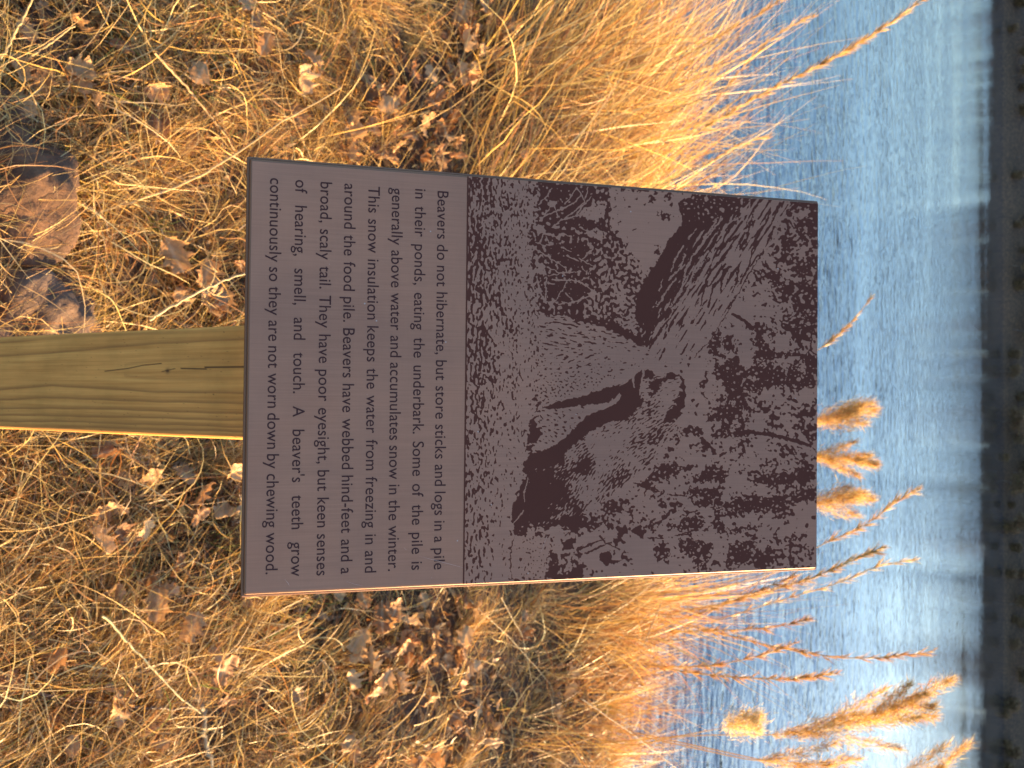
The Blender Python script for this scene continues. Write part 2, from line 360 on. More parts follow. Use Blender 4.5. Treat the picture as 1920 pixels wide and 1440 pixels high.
    for q in [P(1, (1350, 300), (1500, 290), (1480, 460), (1350, 470), (1240, 440), (1220, 380)), P(1, (1190, 590), (1340, 640), (1470, 690), (1470, 600), (1380, 560), (1250, 600)),
              P(1, (850, 260), (960, 270), (1010, 260), (980, 290), (930, 330)), P(1, (740, 520), (850, 520), (860, 610), (760, 600))]:
        D = np.where(inside(q), -.8+.5*sm, D)
    # ---------- trunk: diagonal bark ----------
    trunk = inside(P(2, (640, 180), (400, 290), (460, 500), (330, 640), (180, 920), (80, 1050), (0, 1190), 3, (1815, 0), (1815, 120), (1845, 270), (1850, 360), (1930, 390), 4, (20, 430), (130, 440), (160, 500), (130, 610), (200, 570), (330, 480), (560, 440), (640, 430),
                     (730, 340), (830, 200), (940, 0), 2, (940, 1420), (1100, 1130), (1330, 740), (1500, 480), (1630, 200)), .5)
    ax = np.array([.53, -.85]); dxy = (X-1305)*.85+(Y-523)*.53      # distance across the trunk, + towards its pale right side
    al = (X-1305)*ax[0]+(Y-523)*ax[1]
    bark = noise(70, 9.5, -58)+.45*noise(26, 6, -58)+.35*noise(14, 5, -64)
    half = np.interp(al, [-170, -100, 0, 100, 190], [42, 55, 77, 86, 90])
    tpos = dxy/half
    tb = np.interp(tpos, [-1.3, -.75, -.45, -.15, .1, .5, .9, 1.2], [2.6, 1.7, 1.05, .35, -.35, -.55, -.8, -1.2])
    tb = tb - .45*S((-al-105)/14) + .5*S((al-75)/20)*S((.3-tpos)/.12)
    D = np.where(trunk, .72*bark+tb, D)
    bark_pale = [((870, 1440), (1000, 1200), (1060, 1020)), ]
    for q in [((320, 1390), (440, 1200), (490, 980), (550, 850), (700, 660), (830, 500)), ((180, 1380), (260, 1240), (380, 1080)), ((300, 1100), (420, 980), (480, 830)), ((330, 1010), (370, 880), (460, 740)),
              ((400, 1400), (510, 1200), (560, 1020), (640, 880), (720, 800)), ((690, 420), (780, 370), (860, 280)), ((930, 380), (960, 250)), ((200, 1220), (240, 1090)), ((510, 660), (600, 560)), ((680, 640), (760, 560), (830, 440)), ((870, 600), (930, 510), (1080, 420))]:
        D = np.where(trunk & line(P(2, *q), 1.9, 1.4) & (fine > -1.1), -1, D)
    for q in [((720, 1390), (770, 1180), (790, 1140)), ((850, 1240), (880, 1000), (960, 960)), ((1010, 1110), (1050, 950)), ((1150, 960), (1190, 780), (1250, 690)), ((640, 1380), (700, 1100), (760, 990), (900, 860)), ((1060, 1140), (1140, 980)),
              ((1110, 720), (1160, 540), (1210, 480)), ((1190, 660), (1330, 500), (1380, 380)), ((1400, 480), (1490, 290)), ((1330, 740), (1420, 540)), ((830, 830), (920, 700), (1020, 640))]:
        D = np.where(trunk & line(P(2, *q), 1.3, 2.2), 1, D)
    D = np.where(line(P(2, (1330, 740), (1100, 1130), (940, 1420)), .9) | line(P(4, (940, 0), (730, 340), (600, 470), (570, 515)), .8, 1.4), 1, D)
    # ---------- the gnawed stump: pale cone, dashes fanning up to the bite ----------
    cone = inside(P(3, (800, 70), (1100, 90), (1200, 120), (1400, 165), (1600, 230), (1780, 330), (1930, 395), 4, (100, 430), (170, 470), (130, 610), (60, 640), (0, 640), 3, (1720, 760), (1500, 830), (1200, 925), (1000, 965), (830, 1040), (770, 880), (800, 600)), .6)
    ca = noise(24, 7.0, 9, low=.2, bw=.5)+.3*noise(9, 5); cb = noise(24, 7.0, -16, low=.2, bw=.5)+.3*noise(9, 5); cc = noise(8, 7)
    mx = S((Y-665)/12); C_ = ca*(1-mx)+cb*mx
    C_ = C_*S((700-Y)/14)+cc*S((Y-700)/14)
    D = np.where(cone, .8*C_-.55-.3*S((X-1150)/20), D)
    D = np.where(inside(P(3, (860, 55), (1090, 60), (1250, 80), (1440, 150), (1640, 165), (1740, 240), (1900, 310), (1930, 390), (1850, 380), (1700, 300), (1560, 215), (1400, 165), (1200, 115), (1060, 80))), 1, D)
    # spur of snow between the brush and the trunk
    D = np.where(inside(P(3, (1740, 0), (1800, 0), (1830, 140), (1840, 270), (1770, 240), (1660, 150), (1640, 110), (1740, 120))), -.8+.9*np.maximum(0, sm), D)
    # ---------- the beaver ----------
    belly = inside(P(3, (830, 1050), (1000, 975), (1250, 920), (1500, 835), (1620, 800), (1720, 755), (1800, 700), (1910, 640), 4, (90, 640), (170, 700), (60, 830), 3, (1900, 920), (1850, 1030), (1730, 1170), (1520, 1195), (1350, 1290), (1230, 1380), 5, (1190, 10), (1060, 110), (1060, 210), (1180, 330), (1170, 560), (1240, 700),
                     (1250, 820), (1130, 870), (900, 890), (700, 860), (600, 880), (560, 980), (535, 980), (515, 860), (500, 760), (520, 720), (510, 650), (570, 580), (600, 450), (665, 360), (620, 300), (640, 200), (700, 130), (860, 70), (985, 5), 3, (1060, 1370), (1170, 1260), (1290, 1130), (1440, 1070), (1600, 1000), (1665, 905), (1640, 890), (1530, 990), (1200, 1020), (950, 1060)), .5)
    D = np.where(belly, 1.6, D)
    fur = inside(P(3, (1920, 900), (1840, 1040), (1740, 1165), (1540, 1195), (1360, 1290), (1200, 1400), 5, (1060, 120), (1070, 220), (900, 230), (700, 300), (690, 440), (840, 560), (850, 660), (680, 690), (620, 790), (760, 900), (870, 880), (960, 840), (1080, 760), (1240, 780), (1290, 690), (1480, 610), (1660, 480), (1740, 410), (1920, 290), 6, (0, 330), (150, 170), (250, 20), 4, (290, 1360), (400, 1230), (440, 1080), (480, 960), (485, 830), (460, 730), (420, 700), (320, 660), (200, 700), (100, 740), (70, 900), (40, 830)), .6)
    f1 = noise(17, 4.6, -33)+.35*noise(9, 4, -40); f2 = noise(14, 4.6, -12); f3 = noise(17, 4.8, -55)
    mh = S((735-Y)/14)*S((X-1195)/10); mb = S((Y-850)/25)*S((X-1040)/20)
    F = f1*(1-mh)*(1-mb)+f2*mh+f3*mb*(1-mh)
    fb = -.35+.25*noise(50, 50)
    def blob(px, py, r, amp): return amp*np.exp(-((X-px)**2+(Y-py)**2)/(2*r*r))
    fb = fb+blob(1098, 872, 12, 2.6)+blob(1018, 905, 22, 3.2)+blob(1010, 945, 24, 2.2)+blob(1000, 965, 18, 1.6)+blob(1058, 935, 16, 1.0)+blob(1066, 890, 12, .9)+blob(1152, 903, 15, 1.3)+blob(1190, 850, 22, .45)+blob(1230, 800, 18, .7)+blob(1085, 960, 12, 1.0)
    fb = fb-blob(1110, 905, 16, .9)-blob(1150, 830, 30, .75)-blob(1245, 745, 18, .5)-blob(1125, 850, 20, .3)
    D = np.where(fur, .95*F+fb-.12, D)
    # the pale rim of snow light behind the animal's back
    body = (fur | belly).astype(float)
    bl = np.fft.ifft2(np.fft.fft2(body)*np.exp(-(fx*fx+fy*fy)*2*(math.pi*9)**2)).real
    D = np.where(~(fur | belly) & (X > 1030) & (Y > 690), D-1.25*np.clip(bl*2.2, 0, 1), D)
    for q in [P(4, (60, 835), (150, 745), (250, 720), (330, 660), (420, 700), (300, 745), (220, 780), (190, 880), (110, 925)),              # cheek and eye
              P(4, (425, 710), (470, 730), (485, 850), (485, 950), (450, 1080), (420, 1140), (320, 1190), (240, 1200), (280, 1080), (380, 1010), (375, 950), (425, 900), (440, 800)),  # nape
              P(3, (1740, 880), (1800, 800), (1880, 850), (1920, 960), (1870, 1010), (1780, 1040), (1700, 1000))]:
        D = np.where(inside(q, .7), 1.2, D)
    for q in [((1900, 660), (1880, 760), (1860, 900)), ((1790, 720), (1800, 830)), ((1760, 720), (1650, 810)), ((1900, 800), (1920, 960))]:
        D = np.where(line(P(3, *q), 2.4, 1.3), -1, D)
    D = np.where(inside(P(3, (1860, 800), (1960, 690), (1975, 900), (1930, 960), (1880, 930)), 1.) & (f2 > -.9), -1, D)
    # the raised foreleg: a pale wedge of snow with its curled tip
    wedge = inside(P(3, (700, 1440), (770, 1180), (830, 1060), (1000, 1050), (1200, 1022), (1530, 992), (1600, 940), (1645, 893), (1665, 908), (1650, 950), (1600, 1005), (1440, 1072), (1300, 1130), (1175, 1250), (1060, 1372), (970, 1440)), .35)
    D = np.where(wedge, -.75+.75*noise(13, 7, 25)-1.2*S((X-1105)/6), D)
    D = np.where(inside(P(3, (690, 1180), (760, 1150), (800, 1260), (830, 1330), (780, 1380), (720, 1440), (650, 1440), (690, 1280))), 1, D)
    for q in [((640, 620), (635, 530), (660, 440), (675, 375)), ((525, 855), (590, 780), (625, 715))]:
        D = np.where(line(P(5, *q), 1.2), -1, D)
    for q in [((1460, 800), (1540, 700), (1600, 630), (1520, 655))]:
        D = np.where(line(P(5, *q), 1.2, 1.8), 1, D)
    # fern and twigs lower right of the beaver
    for q in [P(5, (1030, 1040), (1160, 1010), (1200, 960), (1130, 1140), (1040, 1140)), P(5, (910, 1160), (1020, 1170), (1020, 1250), (920, 1255)), P(5, (1040, 1175), (1100, 1200), (1040, 1270)),
              P(5, (1250, 800), (1320, 870), (1400, 900), (1500, 830), (1490, 900), (1380, 920), (1250, 880), (1180, 960), (1010, 900), (1130, 850)), P(5, (840, 1440), (900, 1300), (1000, 1310), (980, 1400), (1100, 1390), (1200, 1260), (1300, 1290), (1250, 1400), (1180, 1440)),
              P(5, (1620, 900), (1680, 860), (1740, 920), (1680, 970), (1690, 1040), (1600, 1090), (1580, 1040), (1640, 980)), P(5, (1760, 930), (1860, 870), (1920, 950), (1900, 1000), (1800, 970)),
              P(5, (1420, 1180), (1560, 1120), (1560, 1230), (1680, 1250), (1500, 1300), (1440, 1250))]:
        D = np.where(inside(q), 1, D)
    for q in [((1000, 960), (1070, 1015), (1120, 1010), (1155, 965)), ((960, 1020), (1000, 1150), (1020, 1280)), ((1020, 1160), (1150, 1140), (1080, 1350)), ((1020, 1060), (1020, 1160)), ((1180, 1100), (1220, 1020), (1360, 960), (1480, 870))]:
        D = np.where(line(P(5, *q), 3.2, 2.2), -1, D)
    for q in [((1490, 1010), (1380, 1060), (1200, 1130)), ((1560, 1050), (1440, 1100), (1300, 1170)), ((1650, 1130), (1500, 1060), (1440, 990)), ((1790, 425), (1920, 450))]:
        D = np.where(line(P(5, *q), 1.4, 2.4), 1, D)
    # ---------- big dark masses of the wood behind ----------
    for q in [P(4, (800, 560), (870, 580), (960, 510), (1060, 520), (1050, 590), (1120, 612), (1180, 600), (1200, 570), (1350, 570), (1450, 550), (1510, 590), (1545, 700), (1540, 800), (1480, 805), (1330, 850), (1250, 860), (1170, 890), (1110, 960), (1110, 990), (1200, 1050), (1210, 1130), (1140, 1160), (1140, 1220), (1000, 1250), (870, 1280), (860, 1180), (760, 1180), (700, 1190), (690, 1100), (810, 1110), (870, 1000), (910, 980), (930, 920), (880, 820), (870, 750), (800, 740)),
              P(4, (720, 340), (840, 190), (860, 260), (830, 400), (830, 480), (900, 480), (900, 520), (800, 560), (760, 470), (700, 430)), P(4, (1190, 240), (1290, 270), (1330, 360), (1440, 430), (1540, 450), (1690, 400), (1680, 500), (1400, 520), (1200, 550), (1200, 480), (1240, 410), (1180, 300)),
              P(4, (460, 1240), (680, 1240), (640, 1340), (560, 1320), (430, 1350)), P(4, (340, 1360), (400, 1240), (440, 1240), (380, 1370)), P(4, (730, 1270), (900, 1280), (1090, 1290), (1400, 1310), (1200, 1340), (900, 1350), (760, 1380)),
              P(4, (620, 830), (700, 660), (720, 690), (690, 800), (680, 940), (650, 940)), P(4, (720, 460), (745, 600), (720, 540)), P(4, (950, 130), (1000, 170), (960, 200)), P(4, (1340, 270), (1420, 190), (1450, 260), (1400, 330)), P(4, (870, 360), (930, 250), (990, 290), (990, 430), (950, 460)),
              P(4, (1600, 200), (1790, 40), (1880, 0), (1880, 130), (1750, 150)), P(4, (1560, 640), (1680, 560), (1880, 560), (1880, 830), (1600, 830), (1560, 760)),
              P(6, (860, 640), (1000, 600), (1200, 600), (1450, 560), (1700, 510), (1890, 440), (1890, 600), (1700, 625), (1500, 670), (1300, 715), (1150, 740), (850, 700)), P(6, (520, 490), (800, 490), (880, 560), (850, 700), (700, 700), (540, 640)),
              P(6, (450, 790), (660, 780), (690, 850), (500, 930), (300, 930), (290, 860), (420, 850)), P(6, (860, 720), (1150, 740), (1000, 800), (940, 850), (900, 930), (1150, 880), (1330, 890), (900, 960), (800, 960), (750, 840)),
              P(6, (680, 220), (800, 250), (960, 290), (920, 370), (830, 450), (600, 420), (500, 380), (650, 330)), P(6, (1240, 350), (1500, 310), (1680, 350), (1640, 430), (1330, 450), (1150, 430)), P(6, (140, 270), (240, 200), (400, 240), (420, 340), (250, 370), (100, 400), (60, 450), (0, 440)),
              P(6, (400, 1040), (600, 1030), (780, 1090), (720, 1240), (600, 1340), (560, 1180), (440, 1180)), P(6, (960, 1050), (1200, 1060), (1180, 1200), (1000, 1330), (900, 1200)), P(6, (200, 1110), (320, 1180), (230, 1260), (170, 1210)), P(6, (100, 850), (160, 860), (140, 940), (110, 920)), P(6, (1550, 990), (1640, 980), (1630, 1060)),
              P(2, (640, 180), (760, 210), (900, 240), (1180, 240), (1080, 330), (900, 420), (700, 500), (480, 480), (400, 290)), P(2, (270, 190), (360, 190), (330, 300), (280, 280)), P(2, (70, 290), (110, 210), (190, 220), (150, 280)), P(2, (200, 400), (270, 360), (340, 440), (290, 490), (200, 430)), P(2, (165, 720), (200, 760), (210, 860), (180, 880)),
              P(2, (1340, 1030), (1500, 1010), (1570, 1180), (1400, 1170)), P(2, (1610, 1250), (1750, 1100), (1880, 1200), (1880, 1440), (1640, 1420)), P(2, (1630, 290), (1890, 290), (1890, 350), (1800, 360), (1680, 350), (1560, 400)), P(2, (1620, 520), (1720, 440), (1810, 490), (1760, 540), (1650, 580)), P(2, (1640, 1030), (1780, 850), (1890, 850), (1890, 960), (1720, 1040))]:
        D = np.where(inside(q, 1.3), .85-.25*np.maximum(0, med-1.0)*5-1.0*np.maximum(0, sm-.6), D)
    D = np.where(line(P(4, (1080, 1300), (1200, 1305), (1400, 1330), (1600, 1380), (1790, 1440)), 3.2, 3.6), 1, D)
    for q in [((1820, 160), (1820, 260), (1800, 440), (1690, 540), (1620, 600)), ((1800, 440), (1880, 490)), ((1790, 440), (1790, 540)), ((980, 50), (1100, 120), (1190, 200))]:
        D = np.where(line(P(4, *q), 1.4 if q[0][0] > 1500 else 3, 1.2 if q[0][0] > 1500 else 4), 1, D)
    for q in [((370, 985), (530, 940), (680, 870)), ((540, 960), (440, 980)), ((0, 450), (120, 510), (230, 525)), ((290, 550), (470, 560)), ((80, 1010), (240, 1010))]:
        D = np.where(line(P(6, *q), 1.3, 1.3), 1, D)
    for q in [P(6, (780, 590), (770, 680), (740, 760), (750, 830), (730, 900), (690, 850), (670, 740), (720, 670)), P(6, (880, 430), (940, 440), (940, 540), (890, 640), (840, 710), (880, 560)), P(6, (920, 370), (1000, 300), (1100, 440), (1100, 490), (1060, 510), (940, 470)), P(6, (540, 970), (680, 930), (800, 930), (790, 1070), (650, 1020)),
              P(6, (1250, 510), (1330, 500), (1480, 520), (1330, 580), (1250, 550)), P(6, (850, 810), (910, 770), (940, 810), (1230, 740), (1240, 870), (1000, 880), (930, 930)), P(6, (1270, 760), (1400, 720), (1440, 820), (1310, 880)), P(6, (640, 430), (820, 400), (820, 460), (640, 480)), P(6, (1460, 1000), (1700, 650), (1820, 640), (1820, 900), (1600, 960)),
              P(6, (560, 580), (660, 570), (680, 600), (560, 610)), P(4, (680, 1190), (740, 1240), (750, 1330), (770, 1440), (700, 1380), (640, 1340)), P(4, (780, 1170), (850, 1170), (860, 1270), (820, 1270)), P(4, (1000, 1170), (1060, 1170), (1040, 1250), (1000, 1240)), P(4, (960, 960), (1020, 950), (990, 1040)), P(4, (1090, 1050), (1130, 1060), (1130, 1170), (1100, 1140)),
              P(4, (1690, 600), (1750, 560), (1750, 640), (1720, 700)), P(4, (1190, 700), (1240, 750), (1220, 790), (1185, 770)), P(4, (1110, 850), (1160, 880), (1120, 900)), P(2, (1690, 360), (1800, 380), (1790, 430), (1640, 470)), P(2, (1300, 760), (1370, 760), (1430, 980), (1400, 1020), (1330, 900)), P(4, (1680, 870), (1810, 850), (1800, 1000), (1680, 960)),
              P(4, (1080, 200), (1200, 250), (1180, 480), (1190, 600), (1060, 600), (1050, 560), (1090, 500)), P(4, (1390, 350), (1600, 240), (1590, 400), (1520, 460), (1420, 420))]:
        D = np.where(inside(q, 1.2), -1+.3*np.maximum(0, med-1.1)*4, D)
    D = D+.15*fine+.07*noise(8, 8)
    # a clean etched line along the border with the text panel
    return X, Y, D


def child_of(o, par):                # sub-part of the panel, in the panel's own space
    o.parent = par; o.matrix_local = Matrix.Identity(4); return o
EX, EY, ED = etching(1.0)
# resample the traced field on an even grid over the picture half of the panel
u_l, v_b = px_sign(872.0, 700.0)
v_bot = float(v_b); NU, NV = 800, 690
uu = np.linspace(-SW/2+.0010, SW/2-.0010, NU); vv = np.linspace(v_bot, SH/2-.0010, NV)
UU, VV = np.meshgrid(uu, vv)
Wp = SC+UU[..., None]*SM[:, 0]+VV[..., None]*SM[:, 1]-CAM
zz = Wp@FWD; PX = 960+F_PX*(Wp@UPC)/zz; PY = 720+F_PX*(Wp@RGT)/zz
fi = np.clip(PY-EY0, 0, ED.shape[0]-1.01); fj = np.clip(PX-EX0, 0, ED.shape[1]-1.01)
i0 = fi.astype(int); j0 = fj.astype(int); a_, c_ = fi-i0, fj-j0
EV = (ED[i0, j0]*(1-a_)*(1-c_)+ED[i0+1, j0]*a_*(1-c_)+ED[i0, j0+1]*(1-a_)*c_+ED[i0+1, j0+1]*a_*c_)
EV[:3, :] = 1.2                      # the fine engraved rule between text and picture
idx = np.arange(NU*NV).reshape(NV, NU)
Q = np.stack([idx[:-1, :-1], idx[:-1, 1:], idx[1:, 1:], idx[1:, :-1]], -1).reshape(-1, 4)
pict = child_of(mesh_np("etched_picture", np.stack([UU, VV, np.full_like(UU, .00022)], -1), Q, M_PICT, attrs={"etch": EV}), panel)

# lettering, word by word, each line spread over the full measure
LINES = ["Beavers do not hibernate, but store sticks and logs in a pile", "in their ponds, eating the underbark. Some of the pile is",
         "generally above water and accumulates snow in the winter.", "This snow insulation keeps the water from freezing in and",
         "around the food pile. Beavers have webbed hind-feet and a", "broad, scaly tail. They have poor eyesight, but keen senses",
         "of hearing, smell, and touch. A beaver's teeth grow", "continuously so they are not worn down by chewing wood."]
BASE = [(820.5, 358), (778.5, 354), (735, 352), (691, 349), (646, 344), (601, 341), (554, 337), (506.6, 333.5)]   # line starts
ENDS = [(813.5, 1068), (771.5, 1069), (727.5, 1071), (684, 1074), (639, 1076.5), (593.5, 1079.5), (545.5, 1081), (498, 1077)]
def word_mesh(s):
    cu = bpy.data.curves.new("tmp", 'FONT'); cu.body = s; cu.size = 1.0; cu.resolution_u = 4; cu.offset = FONT_OFF; cu.space_character = 1.02
    o = bpy.data.objects.new("tmp", cu); me = bpy.data.meshes.new_from_object(o)
    co = np.zeros(len(me.vertices)*3, np.float32); me.vertices.foreach_get("co", co); co = co.reshape(-1, 3)
    fs = [tuple(p.vertices) for p in me.polygons]
    bpy.data.meshes.remove(me); bpy.data.objects.remove(o); bpy.data.curves.remove(cu)
    return co, fs
FONT_OFF = .002
CAP = None
tv, tf = [], []
for s, b0, b1 in zip(LINES, BASE, ENDS):
    (ua, ub), (va, vb) = px_sign(np.array([b0[0], b1[0]]), np.array([b0[1], b1[1]]))
    words = [word_mesh(q) for q in s.split()]
    if CAP is None:
        capm, _ = word_mesh("B"); CAP = capm[:, 1].max()
        uc, vc = px_sign(820.5+20.5, 358.0); SZ = float(vc-va)/CAP        # cap height read off the first B
    ws = [c[:, 0].max()-c[:, 0].min() for c, _ in words]
    tot = ub-ua; n = len(words)
    sx = SZ*.945
    gap = (tot-sum(ws)*sx)/(n-1)
    print("line", s[:12], "gap/size", round(float(gap/SZ), 3))
    if gap < .20*SZ:
        sx = (tot-(n-1)*.20*SZ)/sum(ws); gap = .20*SZ
    x = ua
    for (c, fs), wd in zip(words, ws):
        o = len(tv)
        for p in c:
            X_ = x+(p[0]-c[:, 0].min())*sx
            tv.append((X_, va+(vb-va)*(X_-ua)/tot+p[1]*SZ, .00016))
        tf += [tuple(i+o for i in f) for f in fs]
        x += wd*sx+gap
me = bpy.data.meshes.new("lettering"); me.from_pydata(tv, [], tf); me.update(); me.materials.append(M_INK)
let = bpy.data.objects.new("lettering", me); C.objects.link(let); child_of(let, panel)

# a few hairline scratches in the bronze
def scratch(pts, wdt):
    u, v = px_sign(np.array([p[0] for p in pts], float), np.array([p[1] for p in pts], float)); vs = []
    for i in range(len(u)):
        k = max(1, min(i, len(u)-1)); dx, dy = u[k]-u[k-1], v[k]-v[k-1]; l = math.hypot(dx, dy); t = wdt*(.25 if i in (0, len(u)-1) else 1)
        vs += [(u[i]-dy/l*t, v[i]+dx/l*t, .00030), (u[i]+dy/l*t, v[i]-dx/l*t, .00030)]
    child_of(mesh_np("scratch", vs, [(2*i, 2*i+1, 2*i+3, 2*i+2) for i in range(len(u)-1)], M_SCR), panel)
M_SCR, N_, L_, b_ = new_mat("bare_metal_scratch"); b_.inputs["Base Color"].default_value = (.62, .33, .22, 1); b_.inputs["Metallic"].default_value = .6; b_.inputs["Roughness"].default_value = .35
scratch([(786, 1043), (815, 1050), (845, 1058), (868, 1064)], .00014); scratch([(534, 1086), (540, 1093), (543, 1099)], .00016); scratch([(650, 1090), (668, 1096), (680, 1098)], .00012); scratch([(757, 1026), (762, 1031)], .00022)
scratch([(1010, 1046), (1020, 1020), (1026, 1002)], .00010); scratch([(1290, 600), (1310, 590)], .00010)

# post: treated pine 4x4 with its own traced growth rings, knot and drying checks
def wood_mat():
    m, N, L, b = new_mat("treated_pine")
    tc = N.new("ShaderNodeTexCoord")
    mp = N.new("ShaderNodeMapping"); mp.inputs["Scale"].default_value = (330, 330, 7); L.new(tc.outputs["Object"], mp.inputs[0])
    n = noise_node(N, L, 1.0, 5, .6, mp.outputs[0])
    r = ramp(N, [(.28, (.43, .185, .042)), (.52, (.57, .262, .064)), (.75, (.68, .34, .086))]); L.new(n.outputs[0], r.inputs[0])
    n3 = noise_node(N, L, 14, 6, .6, tc.outputs["Object"]); r3 = ramp(N, [(.25, (.72, .76, .74)), (.5, (.98, .98, .97)), (.75, (1.10, 1.07, 1.05))]); L.new(n3.outputs[0], r3.inputs[0])
    mm = N.new("ShaderNodeMix"); mm.data_type = 'RGBA'; mm.blend_type = 'MULTIPLY'; mm.inputs[0].default_value = 1; L.new(r.outputs[0], mm.inputs[6]); L.new(r3.outputs[0], mm.inputs[7])
    out = mm.outputs[2]
    for nm, c in (("grain", (.24, .105, .030, 1)), ("crack", (.022, .012, .008, 1))):
        a = N.new("ShaderNodeAttribute"); a.attribute_name = nm
        q = N.new("ShaderNodeMix"); q.data_type = 'RGBA'; L.new(a.outputs["Fac"], q.inputs[0]); L.new(out, q.inputs[6]); q.inputs[7].default_value = c; out = q.outputs[2]
    L.new(out, b.inputs["Base Color"]); b.inputs["Roughness"].default_value = .62; b.inputs["Specular IOR Level"].default_value = .3
    bp = N.new("ShaderNodeBump"); bp.inputs["Strength"].default_value = .25; bp.inputs["Distance"].default_value = .001; L.new(n.outputs[0], bp.inputs["Height"]); L.new(bp.outputs[0], b.inputs["Normal"])
    return m
hw, rc = .0445, .0055
sec = []
def run(p, q, n): return [tuple(np.array(p)+(np.array(q)-np.array(p))*t) for t in np.linspace(0, 1, n, endpoint=False)]
def arc(cx, cy, a0, n=6): return [(cx+rc*math.cos(R(a0+90*t)), cy+rc*math.sin(R(a0+90*t))) for t in np.linspace(0, 1, n, endpoint=False)]
sec += run((-hw+rc, -hw), (hw-rc, -hw), 170)+arc(hw-rc, -hw+rc, -90)+run((hw, -hw+rc), (hw, hw-rc), 40)+arc(hw-rc, hw-rc, 0)+run((hw-rc, hw), (-hw+rc, hw), 12)+arc(-hw+rc, hw-rc, 90)+run((-hw, hw-rc), (-hw, -hw+rc), 40)+arc(-hw+rc, -hw+rc, 180)
sec = np.array(sec)
zs = np.concatenate([np.linspace(-.25, .5, 40, endpoint=False), np.linspace(.5, 1.0, 320)])
PYr = rz(POST_YAW)
sxy = sec@PYr[:2, :2].T
# top cut along the underside of the panel
o_back = SC-SN*(ST+.0026)
def ztop(x, y): return o_back[2]-(SN[0]*(x+POST_C[0]-o_back[0])+SN[1]*(y+POST_C[1]-o_back[1]))/SN[2]
V = np.zeros((len(zs)+1, len(sec), 3))
tz = ztop(sxy[:, 0], sxy[:, 1])
for k, z in enumerate(zs):
    V[k, :, :2] = sxy; V[k, :, 2] = np.minimum(z, tz-.0006*(len(zs)-k))
V[-1, :, :2] = sxy; V[-1, :, 2] = tz
front = np.zeros_like(V[..., 0]); front[:, :176] = 1
Sx = np.broadcast_to(sec[:, 0], front.shape); Zc = V[..., 2]
fy = POST_C[1]-hw
def face(pts):                       # crop pixels (x/3, 480+y/3) -> across/along the front face
    out = [at_y(x/3, 480+y/3, fy) for x, y in pts]; return np.array([(p[0]-POST_C[0], p[2]) for p in out])
grain = np.zeros_like(front); crack = np.zeros_like(front)
RINGS = [[(0, 497), (400, 470), (900, 435), (1370, 412)], [(0, 575), (300, 555), (900, 505), (1370, 478)], [(0, 765), (300, 742), (600, 757), (900, 782), (1370, 785)], [(0, 820), (250, 810), (700, 825), (1370, 847)], [(0, 872), (300, 866), (1000, 887), (1370, 902)],
         [(0, 906), (400, 912), (1370, 937)], [(0, 940), (400, 945), (1370, 976)], [(0, 972), (600, 978), (1370, 1003)], [(0, 992), (600, 1002), (1370, 1030)]]
for i, r_ in enumerate(RINGS):
    q = face(r_); o_ = np.argsort(q[:, 1]); xc = np.interp(Zc, q[o_, 1], q[o_, 0])+.00030*np.sin(Zc*(23+3*i)+i*2)+.00015*np.sin(Zc*(88+11*i)+i)
    d = Sx-xc
    g = np.where(d > 0, np.exp(-(d/.0007)**2), np.exp(-(np.abs(d)/.0021)**1.3))*(.72 if i in (0, 1) else .8)
    grain = np.maximum(grain, g*front)
kq = face([(940, 660)])[0]; ang = np.hypot((Sx-kq[0])/.0022, (Zc-kq[1])/.0026)
grain = np.maximum(grain, front*np.exp(-(ang/1.2)**2)); crack = np.maximum(crack, front*.75*np.exp(-(ang/.6)**4))
halo = face([(690, 640), (1380, 640)]); hz = np.clip((Zc-halo[0, 1])/(halo[1, 1]-halo[0, 1]), 0, 1)
grain = np.maximum(grain, front*.30*np.exp(-(np.abs(np.abs(Sx-kq[0]+.001)-(.003+.008*np.sqrt(hz*(1.3-hz)+.001)))/.0016)**2)*(hz > 0.01))
grain = np.maximum(grain, front*.16*np.exp(-((Sx-kq[0]+.001)/.009)**2)*np.sqrt(hz))
for pts, wd in (([(590, 661), (720, 645), (800, 628), (905, 618)], .0005), ([(905, 665), (985, 646)], .0004), ([(1015, 646), (1160, 650)], .0006), ([(1150, 640), (1385, 638)], .0007), ([(1200, 785), (1208, 805)], .0005)):
    q = face(pts); o_ = np.argsort(q[:, 1]); xc = np.interp(Zc, q[o_, 1], q[o_, 0])
    d = np.abs(Sx-xc); inr = (Zc > q[o_[0], 1]-.0004) & (Zc < q[o_[-1], 1]+.0004)
    crack = np.maximum(crack, front*inr*np.clip(1.3-d/wd, 0, .85))
sidef = 1-front
grain = np.maximum(grain, sidef*.55*np.clip(np.sin((sec[:, 1]*900+2*np.sin(Zc*6)))*.5+.2, 0, 1))
spk = (rng.rand(*front.shape) > .9982)*front*.6; crack = np.maximum(crack, spk)
n = len(sec); K_ = len(zs)+1
idx = np.arange(n*K_).reshape(K_, n); nxt = np.roll(idx, -1, axis=1)
Q = np.stack([idx[:-1], nxt[:-1], nxt[1:], idx[1:]], -1).reshape(-1, 4)
post = mesh_np("post", V, Q, wood_mat(), sign, attrs={"grain": grain, "crack": crack})
bm = bmesh.new(); bm.from_mesh(post.data); bm.verts.ensure_lookup_table()
try: bm.faces.new([bm.verts[i] for i in idx[-1]])
except ValueError: pass
bm.to_mesh(post.data); bm.free()

